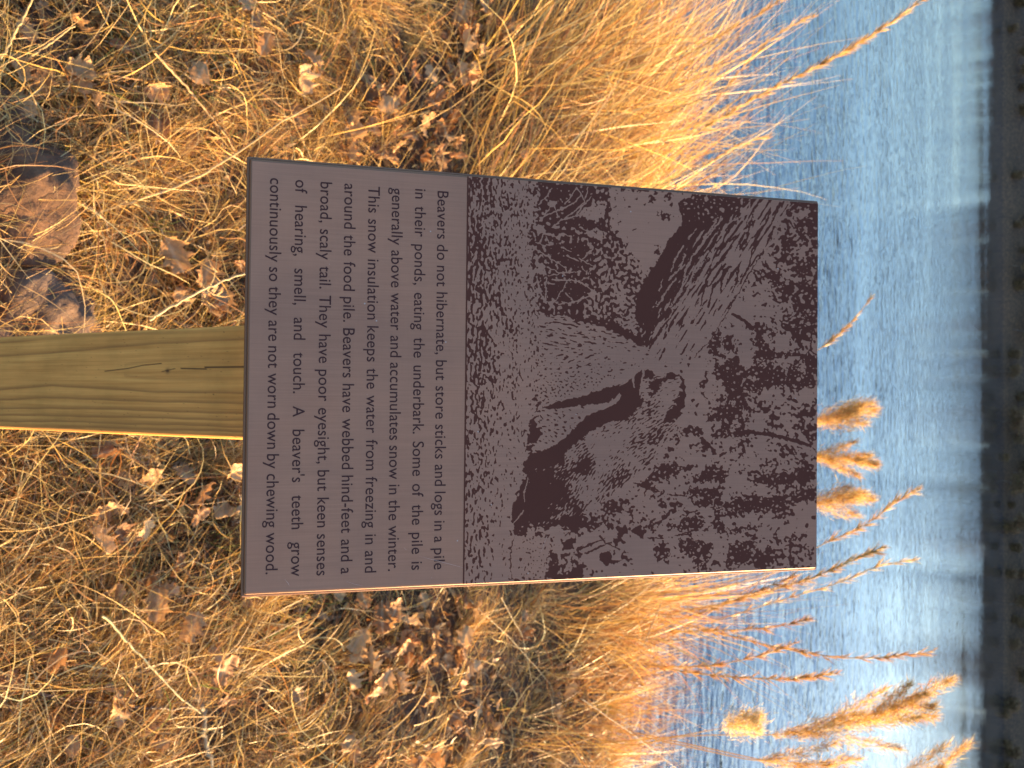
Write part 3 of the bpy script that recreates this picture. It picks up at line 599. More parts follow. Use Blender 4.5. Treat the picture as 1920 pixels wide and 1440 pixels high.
# ------------------------------------------------------------------ vegetation
PAL = {"straw": (.58, .375, .12), "pale": (.74, .54, .22), "tan": (.36, .20, .068), "red": (.44, .19, .05), "brown": (.13, .062, .024), "grey": (.19, .125, .06), "green": (.17, .19, .035), "gold": (.66, .385, .09)}
PAL = {k: tuple(.93*q for q in v) for k, v in PAL.items()}
def palette(n, mix):
    names = list(mix); p = np.array([mix[k] for k in names], float); p /= p.sum()
    c = np.array([PAL[k] for k in names])[rng.choice(len(names), n, p=p)]
    return c*rng.uniform(.72, 1.22, (n, 1))*rng.uniform(.94, 1.06, (n, 3))
def blades(root, phi, th, L, wd, droop, curl, seg=6, cols=None, jit=.12, floor=True, taper=1.0, base_w=1.0):
    n = len(root); P = np.zeros((n, seg+1, 3)); P[:, 0] = root
    ph = phi.copy(); t = th.copy(); st = L/seg
    rngj = rng.randn(n, seg, 2)*jit
    for k in range(seg):
        d = np.stack([np.cos(t)*np.cos(ph), np.cos(t)*np.sin(ph), np.sin(t)], -1)
        P[:, k+1] = P[:, k]+d*st[:, None]
        if floor:
            gz = ground_h(P[:, k+1, 0], P[:, k+1, 1])+.004+.0025*k
            P[:, k+1, 2] = np.maximum(P[:, k+1, 2], gz)
        t = t-droop/seg*(1+.6*k/seg)+rngj[:, k, 0]; ph = ph+curl/seg+rngj[:, k, 1]
    T = np.gradient(P, axis=1); T /= np.linalg.norm(T, axis=-1, keepdims=True)+1e-9
    a = rng.randn(n, 1, 3); s = np.cross(T, np.broadcast_to(a, T.shape)); s /= np.linalg.norm(s, axis=-1, keepdims=True)+1e-9
    k = np.linspace(0, 1, seg+1); prof = (1-taper*k**1.6)*np.minimum(1, base_w+k*3)
    prof = np.maximum(prof, .12)
    hw_ = wd[:, None, None]*.5*prof[None, :, None]
    V = np.stack([P-s*hw_, P+s*hw_], 2)                  # n, seg+1, 2, 3
    base = (np.arange(n)*(seg+1)*2)[:, None]
    kk = np.arange(seg)[None, :]*2
    Q = np.stack([base+kk, base+kk+1, base+kk+3, base+kk+2], -1).reshape(-1, 4)
    if cols is None: cols = np.tile(PAL["straw"], (n, 1))
    CC = np.repeat(cols[:, None, :], (seg+1)*2, 1).reshape(-1, 3)
    return V.reshape(-1, 3), Q, CC, P
def merge(parts):
    Vs, Qs, Cs, o = [], [], [], 0
    for v, q, c in parts: Vs.append(v); Qs.append(q+o); Cs.append(c); o += len(v)
    return np.concatenate(Vs), np.concatenate(Qs), np.concatenate(Cs)
def scatter(n, y0, y1, pw=1.4, wide=.55, extra=.85):
    u = rng.rand(n*2)
    a = 1-pw; y = (y0**a+u*(y1**a-y0**a))**(1/a)
    x = rng.uniform(-1, 1, n*2)*(wide*y+extra)
    keep = y < bank(x)+.35
    x, y = x[keep][:n], y[keep][:n]
    return np.stack([x, y, ground_h(x, y)], -1)
def clump_noise(r): return np.sin(r[:, 0]*7.1+1.7*np.sin(r[:, 1]*5.3))+np.sin(r[:, 1]*8.3+1.4*np.sin(r[:, 0]*6.1+2))

LEAF_ZONES = []
for zx, zy, ax_, ay_ in ((745, 215, .24, .30), (885, 70, .22, .30), (745, 1200, .24, .30), (1070, 1310, .2, .4), (100, 120, .17, .13), (300, 985, .2, .13), (350, 540, .12, .1), (870, 1370, .22, .3), (560, 1120, .14, .12), (60, 515, .13, .07), (45, 385, .125, .105), (65, 590, .12, .085)):
    q_ = at_z(zx, zy); LEAF_ZONES.append((q_[0], q_[1], ax_, ay_))
def thin(r):
    k = np.ones(len(r))
    for zx, zy, ax_, ay_ in LEAF_ZONES: k = np.minimum(k, .16+.84*np.clip(((r[:, 0]-zx)/ax_)**2+((r[:, 1]-zy)/ay_)**2, 0, 1)**2)
    return r[rng.rand(len(r)) < k]
# --- matted dead turf
parts = []
r = scatter(124000, .45, 5.4, 1.5); r = thin(r[clump_noise(r)+rng.randn(len(r))*.4 > -.45]); n = len(r)
flow = .9*np.sin(r[:, 0]*2.2+.5)+1.1*np.sin(r[:, 1]*2.6+r[:, 0])
phi = np.where(rng.rand(n) < .5, flow+rng.randn(n)*.7+1.9, rng.uniform(-math.pi, math.pi, n))
r[:, 2] += rng.rand(n)**2*.035
v, q, c, _ = blades(r, phi, rng.uniform(.0, .75, n), rng.uniform(.04, .19, n), rng.uniform(.0009, .0029, n), rng.uniform(.3, 1.7, n), rng.randn(n)*1.3, 6,
                    palette(n, {"straw": 3.0, "pale": 1.1, "tan": 2.8, "red": 1.6, "brown": 3.4, "grey": 1.6, "gold": 1.0, "green": .5}), .16)
parts.append((v, q, c))
# curled fine hay lying on top
r = thin(scatter(11500, .5, 4.6, 1.6)); n = len(r); r[:, 2] += .015+rng.rand(n)*.05
v, q, c, _ = blades(r, rng.uniform(-math.pi, math.pi, n), rng.uniform(-.1, .5, n), rng.uniform(.10, .34, n), rng.uniform(.0010, .0026, n), rng.uniform(.2, 1.1, n), rng.randn(n)*2.2, 10,
                    palette(n, {"straw": 3, "pale": 1.3, "gold": 1, "tan": 1.6, "red": 1}), .12)
parts.append((v, q, c))
v, q, c = merge(parts)
tag(mesh_np("matted_grass", v, q, M_STRAW, cols=c), kind="stuff")

# broken leaf litter pressed into the soil between the grass
r = scatter(12000, .5, 5.0, 1.35); zn = rng.randint(len(LEAF_ZONES), size=5000); zz_ = np.array(LEAF_ZONES)[zn]
r2 = np.stack([zz_[:, 0]+rng.randn(5000)*zz_[:, 2]*.6, zz_[:, 1]+rng.randn(5000)*zz_[:, 3]*.6], -1); r2 = np.concatenate([r2, ground_h(r2[:, 0], r2[:, 1])[:, None]], 1); r = np.concatenate([r, r2]); n = len(r)
r[:, 2] += .002+rng.rand(n)*.014
v, q, c, _ = blades(r, rng.uniform(-math.pi, math.pi, n), rng.uniform(-.3, .7, n), rng.uniform(.012, .045, n), rng.uniform(.006, .022, n), rng.uniform(-1.2, 1.8, n), rng.randn(n)*.8, 4, palette(n, {"brown": 4, "red": 1.6, "tan": 2.6, "grey": 1.2, "straw": .6}), .25, base_w=.35)
tag(mesh_np("leaf_litter", v, q, M_STRAW, cols=c), kind="stuff")

# --- tufts: little bunches with a shared lean
parts = []
def tufts(cent, nb, Lr, lean_phi, lean, spread, wd, mix, droop=(.2, .9), rad=.035, seg=7, jit=.08, curl=.5):
    for cx_, cy_ in cent:
        k = int(nb*rng.uniform(.6, 1.3)); a = rng.uniform(0, 2*math.pi, k); rr = rad*np.sqrt(rng.rand(k))
        x = cx_+rr*np.cos(a); y = cy_+rr*np.sin(a); root = np.stack([x, y, ground_h(x, y)-.005], -1)
        lp = lean_phi+rng.randn()*.45; ln = lean+rng.randn()*.20
        dx = np.cos(lp)*math.sin(ln)+rng.randn(k)*spread; dy = np.sin(lp)*math.sin(ln)+rng.randn(k)*spread; dz = math.cos(ln)+rng.randn(k)*spread*.5
        ph = np.arctan2(dy, dx); th_ = np.arctan2(np.maximum(dz, .08), np.hypot(dx, dy))
        v, q, c, _ = blades(root, ph, th_, rng.uniform(*Lr, k), rng.uniform(*wd, k), rng.uniform(*droop, k), rng.randn(k)*curl, seg, palette(k, mix), jit)
        parts.append((v, q, c))
def pick(n, x0, x1, y0, y1, slope=0.0):
    y = rng.uniform(y0, y1, n); x = rng.uniform(x0, x1, n)+slope*y
    m = y < bank(x)+.05
    return np.stack([x, y], -1)[m]
low = thin(scatter(600, .7, 3.6, 1.3))[:, :2]
tufts(low[:300], 95, (.07, .22), 2.2, .95, .30, (.0008, .0019), {"gold": 2.5, "straw": 2.5, "red": 1.6, "tan": 1.2}, (.3, 1.3))
tufts(low[300:], 30, (.09, .26), 2.0, .8, .45, (.0013, .0030), {"straw": 3, "pale": 1, "tan": 2, "red": 1.2, "gold": 1, "brown": .8, "green": .25}, (.4, 1.6))
green = scatter(64, .9, 3.4, 1.3)[:, :2]
tufts(green, 12, (.05, .13), 1.5, .5, .35, (.0016, .003), {"green": 4, "gold": .6}, (.2, 1.0))
v, q, c = merge(parts); tag(mesh_np("grass_tufts", v, q, M_STRAW, cols=c), kind="stuff")

# --- tall bunch grass towards the water; on the left it leans over to the left, on the right it stands up
parts = []
WARM = {"straw": 2.2, "gold": 2.4, "pale": 1.0, "red": 1.6, "tan": 1.4}
def leaning(n, x0, x1, y0, y1, slope, nb, Lr, lean_phi, lean, spread, wd, mix, seg=8, fan=.0):
    tufts(pick(n, x0, x1, y0, y1, slope), nb, Lr, lean_phi, lean, spread, wd, mix, (.05, .75), .06, seg, .06, .3)
# left: a loose lower storey of tangled leaves, then scattered long culms that all lean left
leaning(150, -.75, -.03, 2.3, 5.5, -.17, 22, (.14, .36), math.pi*.8, .7, .45, (.0014, .0034), {"tan": 2, "straw": 2, "brown": 1.4, "red": 1.3, "grey": .6})
leaning(190, -.75, -.02, 2.15, 5.8, -.17, 9, (.35, .95), math.pi*.95, .66, .40, (.0024, .0056), WARM)
leaning(85, -.75, -.02, 3.6, 5.9, -.17, 9, (.55, 1.15), math.pi*.94, .56, .26, (.0030, .0064), {"gold": 3, "straw": 2, "pale": 1, "red": 1.2})
leaning(16, -.45, -.02, 1.5, 2.4, -.17, 5, (.30, .65), math.pi*.9, .8, .2, (.0016, .0034), WARM)
leaning(75, -1.9, -.7, 2.6, 5.8, -.17, 22, (.3, .95), math.pi*.95, .6, .2, (.0018, .0042), WARM, 7)
RED = {"red": 3.4, "gold": 1.5, "tan": 1.6, "straw": 1.0, "pale": .3}
leaning(46, -.70, -.02, 2.3, 5.4, -.17, 6, (.25, .7), math.pi*.25, .5, .35, (.0020, .0048), {"gold": 2, "pale": 1.2, "tan": 1.5, "red": 1})
# right: shorter, redder, nearly upright, thinner towards the water
leaning(50, -.06, .16, 2.6, 3.95, .27, 10, (.12, .34), math.pi*.6, .45, .45, (.0022, .0048), {"red": 2.4, "tan": 2, "brown": 1.3, "straw": 1})
leaning(38, -.06, .14, 2.7, 4.15, .27, 8, (.28, .60), math.pi*.62, .25, .19, (.0022, .0050), RED)
leaning(46, .02, .42, 2.5, 3.8, .23, 11, (.14, .40), math.pi*.6, .5, .45, (.0020, .0044), {"red": 1.6, "tan": 2, "straw": 2, "brown": 1, "pale": .5})
leaning(26, -.02, .10, 3.0, 4.2, .25, 7, (.55, .95), math.pi*.66, .26, .16, (.0024, .0052), RED)
leaning(60, .5, 1.5, 2.4, 4.3, .16, 26, (.2, .5), math.pi*.6, .35, .3, (.0015, .0032), RED, 7)
# a fringe right at the water's edge
xs = rng.uniform(-3.2, 2.6, 130); fr = np.stack([xs, bank(xs)+rng.uniform(-.35, .15, 130)], -1)
fr = fr[(fr[:, 0] < .2) | (rng.rand(len(fr)) < .35)]
tufts(fr, 12, (.22, .55), math.pi*.8, .42, .24, (.0018, .0040), {"tan": 2, "red": 1.6, "straw": 2, "gold": 1, "brown": .7}, (.1, .8), .06, 7, .07, .35)
v, q, c = merge(parts); tag(mesh_np("bunch_grass", v, q, M_STRAW, cols=c), kind="stuff")

# --- single tall seed stalks that stand out against the water
def stalk(path, Y, dY, label, rad=.0018, heads=True, dens=1.0, spike=(.018, .05), mix=None, start=.35, group="tall seed stalks at the water's edge"):
    """path: photo pixels from low to tip; Y: distance ahead of the lowest point; dY: how much farther the tip stands"""
    mix = mix or {"red": 1.2, "gold": 3, "straw": 1.8, "pale": .8}
    m = len(path); pts = [at_y(px, py, Y+dY*i/(m-1)) for i, (px, py) in enumerate(path)]
    p0, p1 = pts[0], pts[1]; d = p0-p1; d = d/np.linalg.norm(d)
    # carry the stem on down to the ground
    low = p0.copy(); gz = float(ground_h(low[0], low[1]))
    if low[2] > gz:
        step = (low[2]-gz); d2 = d.copy(); d2[2] = min(d2[2], -.75); d2 /= np.linalg.norm(d2)
        base = low+d2*(step/-d2[2]); base[2] = float(ground_h(base[0], base[1]))-.01
        pts = [base, base*.5+low*.5+np.array([.01, 0, .0])]+pts
    pts = np.array(pts)
    # smooth curve
    tt = np.linspace(0, len(pts)-1, 40); k0 = np.clip(tt.astype(int), 0, len(pts)-2); f = (tt-k0)[:, None]
    pm = pts[np.clip(k0-1, 0, None)]; pa = pts[k0]; pb = pts[k0+1]; pn = pts[np.clip(k0+2, None, len(pts)-1)]
    cur = .5*((2*pa)+(pb-pm)*f+(2*pm-5*pa+4*pb-pn)*f**2+(3*pa-pm-3*pb+pn)*f**3)
    root = empty("seed_stalk", tuple(cur[0])); tag(root, label, "grass stalk", group)
    c0 = cur-cur[0]
    T = np.gradient(c0, axis=0); T /= np.linalg.norm(T, axis=1, keepdims=True)
    U = np.cross(T, [0, 1, .2]); U /= np.linalg.norm(U, axis=1, keepdims=True); W_ = np.cross(T, U)
    an = np.linspace(0, 2*math.pi, 5, endpoint=False); rr = 1.5*rad*np.linspace(1, .3, 40)
    V = c0[:, None]+rr[:, None, None]*(np.cos(an)[None, :, None]*U[:, None]+np.sin(an)[None, :, None]*W_[:, None])
    idx = np.arange(200).reshape(40, 5); nx_ = np.roll(idx, -1, 1); Q = np.stack([idx[:-1], nx_[:-1], nx_[1:], idx[1:]], -1).reshape(-1, 4)
    col = np.tile(np.array(PAL["gold"])*.95, (200, 1))
    mesh_np("stem", V.reshape(-1, 3), Q, M_STRAW, root, cols=col, smooth=True)
    if heads:
        seglen = np.linalg.norm(np.diff(cur, axis=0), axis=1).sum()
        ngr = int(max(10, seglen*(1-start)/.0085*dens)); vv, qq, cc = [], [], []
        prts = []; ia = int(start*39); core = 1.25*rr[ia:, None, None]*(np.cos(an)[None, :, None]*U[ia:, None]+np.sin(an)[None, :, None]*W_[ia:, None])+c0[ia:, None]; nc = 40-ia
        ci = np.arange(nc*5).reshape(nc, 5); cn = np.roll(ci, -1, 1); prts.append((core.reshape(-1, 3), np.stack([ci[:-1], cn[:-1], cn[1:], ci[1:]], -1).reshape(-1, 4), np.tile(np.array(PAL['gold'])*.9, (nc*5, 1))))
        for g_ in np.sort(rng.uniform(start, .995, ngr)):
            i_ = min(38, int(g_*39)); ff = g_*39-i_; p = cur[i_]*(1-ff)+cur[i_+1]*ff; t_ = T[i_]
            kb = rng.randint(4, 9); side = rng.randn(3); side -= t_*(side@t_); side /= np.linalg.norm(side)
            sp_ = rng.uniform(.18, .62); d_ = t_+side*sp_; dd = d_[None]+rng.randn(kb, 3)*.07; dd /= np.linalg.norm(dd, axis=1, keepdims=True)
            Ls = 1.25*rng.uniform(*spike, kb)*(1-.4*(g_ > .93))
            v, q, c, _ = blades(np.tile(p, (kb, 1))-cur[0], np.arctan2(dd[:, 1], dd[:, 0]), np.arcsin(np.clip(dd[:, 2], -1, 1)), Ls, rng.uniform(.0016, .0034, kb), rng.uniform(-.2, .25, kb), rng.randn(kb)*.2, 4, palette(kb, mix), .05, floor=False)
            prts.append((v, q, c))
        v, q, c = merge(prts); mesh_np("seed_head", v, q, M_STRAW, root, cols=c)
    return root
ST_ = "slender dry seed stalk "
stalk([(1330, 235), (1450, 165), (1560, 110), (1650, 55), (1735, -4)], 3.9, .25, "longest golden seed stalk arching left across the pale water near the far end", .0026, dens=1.9, spike=(.02, .055), start=.30)
stalk([(1300, 330), (1370, 280), (1440, 255)], 4.1, .1, "short drooping orange seed stalk over dark water beside the sign's upper corner", .0018, dens=1.2)
stalk([(1290, 255), (1390, 130), (1465, 60), (1525, 30)], 4.2, .1, "golden seed stalk leaning left over dark water, just inside the longest stalk", .0018, dens=.9)
stalk([(1290, 90), (1400, 40), (1480, -12)], 4.0, .1, "thick golden seed stalk at the picture's left end leaning over dark water", .0024, dens=1.3)
stalk([(1270, 200), (1360, 110), (1470, 45)], 4.3, .1, "thin reddish stalk with few seeds leaning left beside the golden seed stalks", .0015, dens=.5)
stalk([(1470, 690), (1540, 652), (1590, 610), (1635, 556)], 3.9, .1, "lone thin golden seed stalk rising over the sign's top edge at its left part", .0015, dens=.9, spike=(.015, .04), start=.6)
stalk([(1440, 1080), (1540, 1022), (1620, 985), (1680, 940), (1722, 918)], 3.7, .2, "thin seed stalk rising from behind the sign's upper right corner", .0016, dens=.9, start=.5)
stalk([(1270, 1165), (1400, 1120), (1520, 1085), (1600, 1050), (1660, 1026)], 3.5, .15, "bushy golden seed stalk just right of the sign's upper corner", .0022, dens=1.8, start=.35)
stalk([(1290, 1180), (1450, 1130), (1580, 1090), (1650, 1060), (1722, 1050)], 3.55, .15, "pale thin seed stalk leaning just right of the bushy stalk by the sign", .0016, dens=.6, mix={"pale": 2, "straw": 2, "gold": 1}, start=.4)
stalk([(1260, 1150), (1360, 1130), (1440, 1100), (1490, 1080)], 3.4, .1, "reddish seed stalk close along the sign's right edge", .0018, dens=1.3, mix={"red": 3, "gold": 1.5, "tan": 1})
stalk([(1280, 1172), (1340, 1185), (1420, 1205), (1500, 1222), (1600, 1234), (1700, 1228), (1748, 1222)], 3.5, .2, "long reddish seed stalk standing nearly upright and alone against pale water", .0019, dens=1.1, mix={"red": 3, "gold": 2, "tan": 1}, start=.3)
stalk([(1270, 1185), (1400, 1180), (1470, 1172), (1515, 1160)], 3.45, .1, "short reddish seed stalk between the sign and the lone upright stalk", .0017, dens=1.1, mix={"red": 3, "gold": 1.5})
stalk([(1230, 1250), (1330, 1248), (1430, 1228), (1490, 1205)], 3.35, .1, "curved orange seed stalk joining the lone upright stalk from its right", .0019, dens=1.3, mix={"red": 2, "gold": 2})
stalk([(1210, 1245), (1300, 1262), (1420, 1272), (1500, 1272), (1568, 1262)], 3.3, .1, "orange seed stalk ending level, between the lone stalk and the big plume", .0020, dens=1.6, mix={"red": 2, "gold": 2}, start=.3)

# --- fluffy plumes
def plume(path, Y, dY, label, r0, nh, start=.55, mix=None, lobes=5, hair=(.02, .045)):
    mix = mix or {"red": 1.2, "gold": 1.2, "tan": 1.2, "straw": 1.6, "pale": 2.4}
    m = len(path); pts = [at_y(px, py, Y+dY*i/(m-1)) for i, (px, py) in enumerate(path)]
    low = pts[0]; base = np.array([low[0]+.02, low[1]+.05, float(ground_h(low[0]+.02, low[1]+.05))-.01])
    if low[2] > base[2]+.02: pts = [base]+pts
    pts = np.array(pts); tt = np.linspace(0, len(pts)-1, 40); k0 = np.clip(tt.astype(int), 0, len(pts)-2); f = (tt-k0)[:, None]
    cur = pts[k0]*(1-f)+pts[k0+1]*f
    for _ in range(3): cur[1:-1] = (cur[:-2]+2*cur[1:-1]+cur[2:])/4
    root = empty("plume_grass", tuple(cur[0])); tag(root, label, "plume grass", "fluffy seed plumes at the water's edge")
    c0 = cur-cur[0]; T = np.gradient(c0, axis=0); T /= np.linalg.norm(T, axis=1, keepdims=True)
    U = np.cross(T, [0, 1, .2]); U /= np.linalg.norm(U, axis=1, keepdims=True); W_ = np.cross(T, U)
    an = np.linspace(0, 2*math.pi, 5, endpoint=False); rr = .0022*np.linspace(1, .3, 40)
    V = c0[:, None]+rr[:, None, None]*(np.cos(an)[None, :, None]*U[:, None]+np.sin(an)[None, :, None]*W_[:, None])
    idx = np.arange(200).reshape(40, 5); nx_ = np.roll(idx, -1, 1); Q = np.stack([idx[:-1], nx_[:-1], nx_[1:], idx[1:]], -1).reshape(-1, 4)
    mesh_np("stem", V.reshape(-1, 3), Q, M_STRAW, root, cols=np.tile(PAL["gold"], (200, 1)), smooth=True)
    # head: several feathery side branches, each thick with fine hair
    prts = []; L0 = np.linalg.norm(np.diff(c0, axis=0), axis=1).sum()
    for j in range(lobes):
        g0 = start+(1-start)*(.06+.78*j/max(1, lobes-1)); i_ = min(38, int(g0*39)); p = c0[i_]; t_ = T[i_]
        a = j*2.4+rng.rand(); side = math.cos(a)*U[i_]+math.sin(a)*W_[i_]
        ln = L0*(1-start)*rng.uniform(.30, .5)*(1-.4*j/lobes); d_ = t_+side*rng.uniform(.25, .60); d_ /= np.linalg.norm(d_)
        k = nh//lobes; s_ = rng.rand(k)
        pos = p[None]+d_[None]*(s_*ln)[:, None]+rng.randn(k, 3)*r0*.28*np.sin(np.pi*np.clip(s_*.85+.12, 0, 1))[:, None]
        dd = d_[None]*1.0+rng.randn(k, 3)*.42; dd /= np.linalg.norm(dd, axis=1, keepdims=True)
        tone = palette(k, mix)
        v, q, c, _ = blades(pos, np.arctan2(dd[:, 1], dd[:, 0]), np.arcsin(dd[:, 2]), rng.uniform(*hair, k), rng.uniform(.0010, .0022, k), rng.uniform(-.3, .5, k), rng.randn(k)*.4, 3, tone, .1, floor=False)
        prts.append((v, q, c))
    k = nh//2; s_ = rng.uniform(start, 1, k); i_ = np.minimum(38, (s_*39).astype(int)); env = np.sin(np.pi*np.clip((s_-start)/(1-start)*.82+.12, 0, 1))
    pos = c0[i_]+rng.randn(k, 3)*r0*.33*env[:, None]; dd = T[i_]+rng.randn(k, 3)*.45; dd /= np.linalg.norm(dd, axis=1, keepdims=True)
    v, q, c, _ = blades(pos, np.arctan2(dd[:, 1], dd[:, 0]), np.arcsin(dd[:, 2]), rng.uniform(*hair, k), rng.uniform(.0008, .0017, k), rng.uniform(-.3, .5, k), rng.randn(k)*.4, 3, palette(k, mix), .1, floor=False)
    prts.append((v, q, c)); v, q, c = merge(prts)
    mesh_np("plume", v, q, M_FLUFF, root, cols=c)
    return root
plume([(1090, 1398), (1300, 1378), (1470, 1378), (1560, 1362), (1660, 1335), (1745, 1296)], 2.85, .25, "largest fluffy tan plume leaning over the water at the picture's right end", .046, 3400, start=.50, lobes=8)
plume([(1400, 1424), (1480, 1430), (1560, 1436)], 2.9, .1, "small fluffy plume with a blunt tip just right of the largest plume", .034, 900, start=.45, lobes=3)
plume([(1600, 1462), (1700, 1450), (1772, 1440)], 3.0, .1, "tan plume tip showing at the far right end of the picture beyond the largest plume", .030, 700, start=.62, lobes=3)
plume([(1440, 795), (1540, 790), (1608, 768)], 3.7, .1, "broad fluffy plume peeking over the middle of the sign's top edge", .070, 2000, start=.62, lobes=5)
plume([(1440, 862), (1530, 858), (1622, 864)], 3.7, .1, "narrow fluffy plume peeking over the sign between the broad plume and the forked one", .04, 1700, start=.62, lobes=4)
plume([(1440, 950), (1520, 945), (1612, 930)], 3.6, .1, "forked fluffy plume peeking over the sign nearest to its upper right corner", .055, 1700, start=.62, lobes=5)
# pale round seed ball on a bent stem
plume([(1180, 1400), (1300, 1375), (1355, 1365), (1418, 1350)], 2.7, .08, "pale round tuft of seed down below the largest plume", .075, 1100, start=.80, lobes=3, mix={"pale": 3, "straw": 1}, hair=(.012, .026))

# --- long loose stems lying across the near grass
def loose_stem(path, z0, z1, rad, label, colour, knots=0, name="dry_stem", cat="stem", group=None, mat=None):
    pts = []
    for i, (px, py) in enumerate(path):
        p = at_z(px, py, z0+(z1-z0)*i/(len(path)-1)); pts.append(p)
    pts = np.array(pts); tt = np.linspace(0, len(pts)-1, 28); k0 = np.clip(tt.astype(int), 0, len(pts)-2); f = (tt-k0)[:, None]
    cur = pts[k0]*(1-f)+pts[k0+1]*f
    for _ in range(2): cur[1:-1] = (cur[:-2]+2*cur[1:-1]+cur[2:])/4
    o_ = cur[0].copy(); bend_ = np.cumsum(np.cumsum(rng.randn(28, 3), 0), 0); bend_ -= bend_[:1]+(bend_[-1:]-bend_[:1])*np.linspace(0, 1, 28)[:, None]; c0 = cur-o_+rng.randn(28, 3)*rad*.25+bend_*rad*.06*np.array([1, 1, .3]); T = np.gradient(c0, axis=0); T /= np.linalg.norm(T, axis=1, keepdims=True)
    U = np.cross(T, [0, 0, 1.0]); U /= np.linalg.norm(U, axis=1, keepdims=True); W_ = np.cross(T, U)
    an = np.linspace(0, 2*math.pi, 7, endpoint=False); rr = .78*rad*np.linspace(1, .6, 28)*(1+(.35*rng.rand(28) if knots else 0))
    V = c0[:, None]+rr[:, None, None]*(np.cos(an)[None, :, None]*U[:, None]+np.sin(an)[None, :, None]*W_[:, None])
    idx = np.arange(28*7).reshape(28, 7); nx_ = np.roll(idx, -1, 1); Q = np.stack([idx[:-1], nx_[:-1], nx_[1:], idx[1:]], -1).reshape(-1, 4)
    cc = np.repeat(.8*np.array(colour)[None]*rng.uniform(.75, 1.2, (28, 1)), 7, 0)
    o = mesh_np(name, V.reshape(-1, 3), Q, mat or M_STRAW, cols=cc, smooth=True); o.location = tuple(o_)
    tag(o, label, cat, group); return o
loose_stem([(-30, 1262), (30, 1290), (100, 1308), (200, 1318), (300, 1327), (374, 1330)], .03, .05, .0042, "long knobby brown twig lying in the grass at the lower right end", (.30, .19, .11), 1, "twig", "twig")
loose_stem([(194, 1154), (250, 1215), (310, 1280), (376, 1338)], .10, .06, .0030, "straight pale yellow straw crossing above the knobby brown twig", (.66, .56, .26))
loose_stem([(170, 400), (260, 375), (370, 335), (450, 285), (520, 235), (640, 165)], .04, .16, .0030, "long golden stem sweeping up left past the sign's lower left corner", (.66, .45, .19))
loose_stem([(290, 100), (350, 165), (400, 225), (440, 280)], .10, .05, .0034, "thick straw bundle stem lying slantwise left of the sign", (.56, .36, .15))
loose_stem([(0, 112), (60, 0)], .08, .14, .0032, "pale stem lying at the lower left corner of the picture", (.62, .45, .2))
loose_stem([(50, 112), (140, 48)], .06, .12, .0026, "short golden stem beside the pale stem in the lower left corner", (.6, .42, .18))
loose_stem([(940, 1120), (980, 1190), (1000, 1290)], .10, .06, .0026, "broad pale blade lying over the brush just right of the sign", (.50, .36, .16))
loose_stem([(880, 1125), (960, 1200), (1040, 1290), (1030, 1380)], .08, .04, .0024, "long pale straw bent across the leaves right of the sign", (.52, .38, .17))
loose_stem([(1240, 970+160), (1180, 1330-50), (1130, 1330)], .28, .10, .0030, "pale stem slanting in front of the reddish grass at the water", (.52, .37, .17))
loose_stem([(1090, 1310), (1180, 1370), (1280, 1450)], .18, .2, .0022, "thin dark stem slanting down to the right near the largest plume", (.26, .17, .08))
loose_stem([(368, 1305), (385, 1360), (400, 1450)], .03, .03, .0075, "flattened bundle of pale dry straw at the twig's upper end", (.5, .38, .2), 1)
loose_stem([(280, 600), (360, 560), (460, 512)], .10, .22, .0034, "pale stem rising behind the sign left of the post", (.62, .46, .22))
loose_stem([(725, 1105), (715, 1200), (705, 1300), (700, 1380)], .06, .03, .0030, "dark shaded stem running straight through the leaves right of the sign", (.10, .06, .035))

# --- fallen oak leaves, each its own object
def oak_mesh(i):
    r_ = np.random.RandomState(100+i)
    L_ = 1.0; nl = 26; m_ = 9
    t = np.linspace(0, 1, nl)
    lob = .16+.20*np.sin(np.pi*np.clip(t, 0, 1))**.8*(1+.50*np.sin(t*math.pi*2*3.4+r_.rand()*2)); lob *= np.clip(t/.12, .08, 1)*np.clip((1-t)/.07, .1, 1)**.5
    side_r = lob*(1+.2*r_.randn(nl)*.4); side_l = lob*(1+.2*r_.randn(nl)*.4)
    sgn = np.linspace(-1, 1, m_)
    xx = np.where(sgn[None] > 0, side_r[:, None], side_l[:, None])*sgn[None]*.95
    yy = t[:, None]+.10*np.abs(sgn)[None]*np.cos(t*math.pi*2*3.4)[:, None]*.3
    k1, k2, tw_ = r_.uniform(-1.7, 1.7), r_.uniform(-1.3, 1.3), r_.uniform(-1.2, 1.2)
    fold = r_.uniform(.2, .9)
    zz = fold*np.abs(xx)*.6+k1*xx**2+.35*k2*(t[:, None]-.5)**2+tw_*xx*(t[:, None]-.5)+.045*np.sin(xx*14+t[:, None]*11+r_.rand()*6)+.02*r_.randn(nl, m_)*np.abs(sgn)[None]
    V = np.stack([xx, yy-.5, zz], -1).reshape(-1, 3)
    idx = np.arange(nl*m_).reshape(nl, m_); Q = np.stack([idx[:-1, :-1], idx[:-1, 1:], idx[1:, 1:], idx[1:, :-1]], -1).reshape(-1, 4)
    vein = np.exp(-(np.broadcast_to(sgn, (nl, m_))/.12)**2)*.6
    # stalk
    o = len(V); sv = np.array([(-.012, -.5, 0), (.012, -.5, 0), (.010, -.72, .03), (-.010, -.72, .03)]); V = np.concatenate([V, sv]); Q = np.concatenate([Q, [[o, o+1, o+2, o+3]]])
    me = mesh_np("leaf", V, Q, M_LEAF, attrs={"vein": np.concatenate([vein.ravel(), np.ones(4)])}, smooth=True)
    me_ = me.data; bpy.data.objects.remove(me); return me_
OAK = [oak_mesh(i) for i in range(9)]
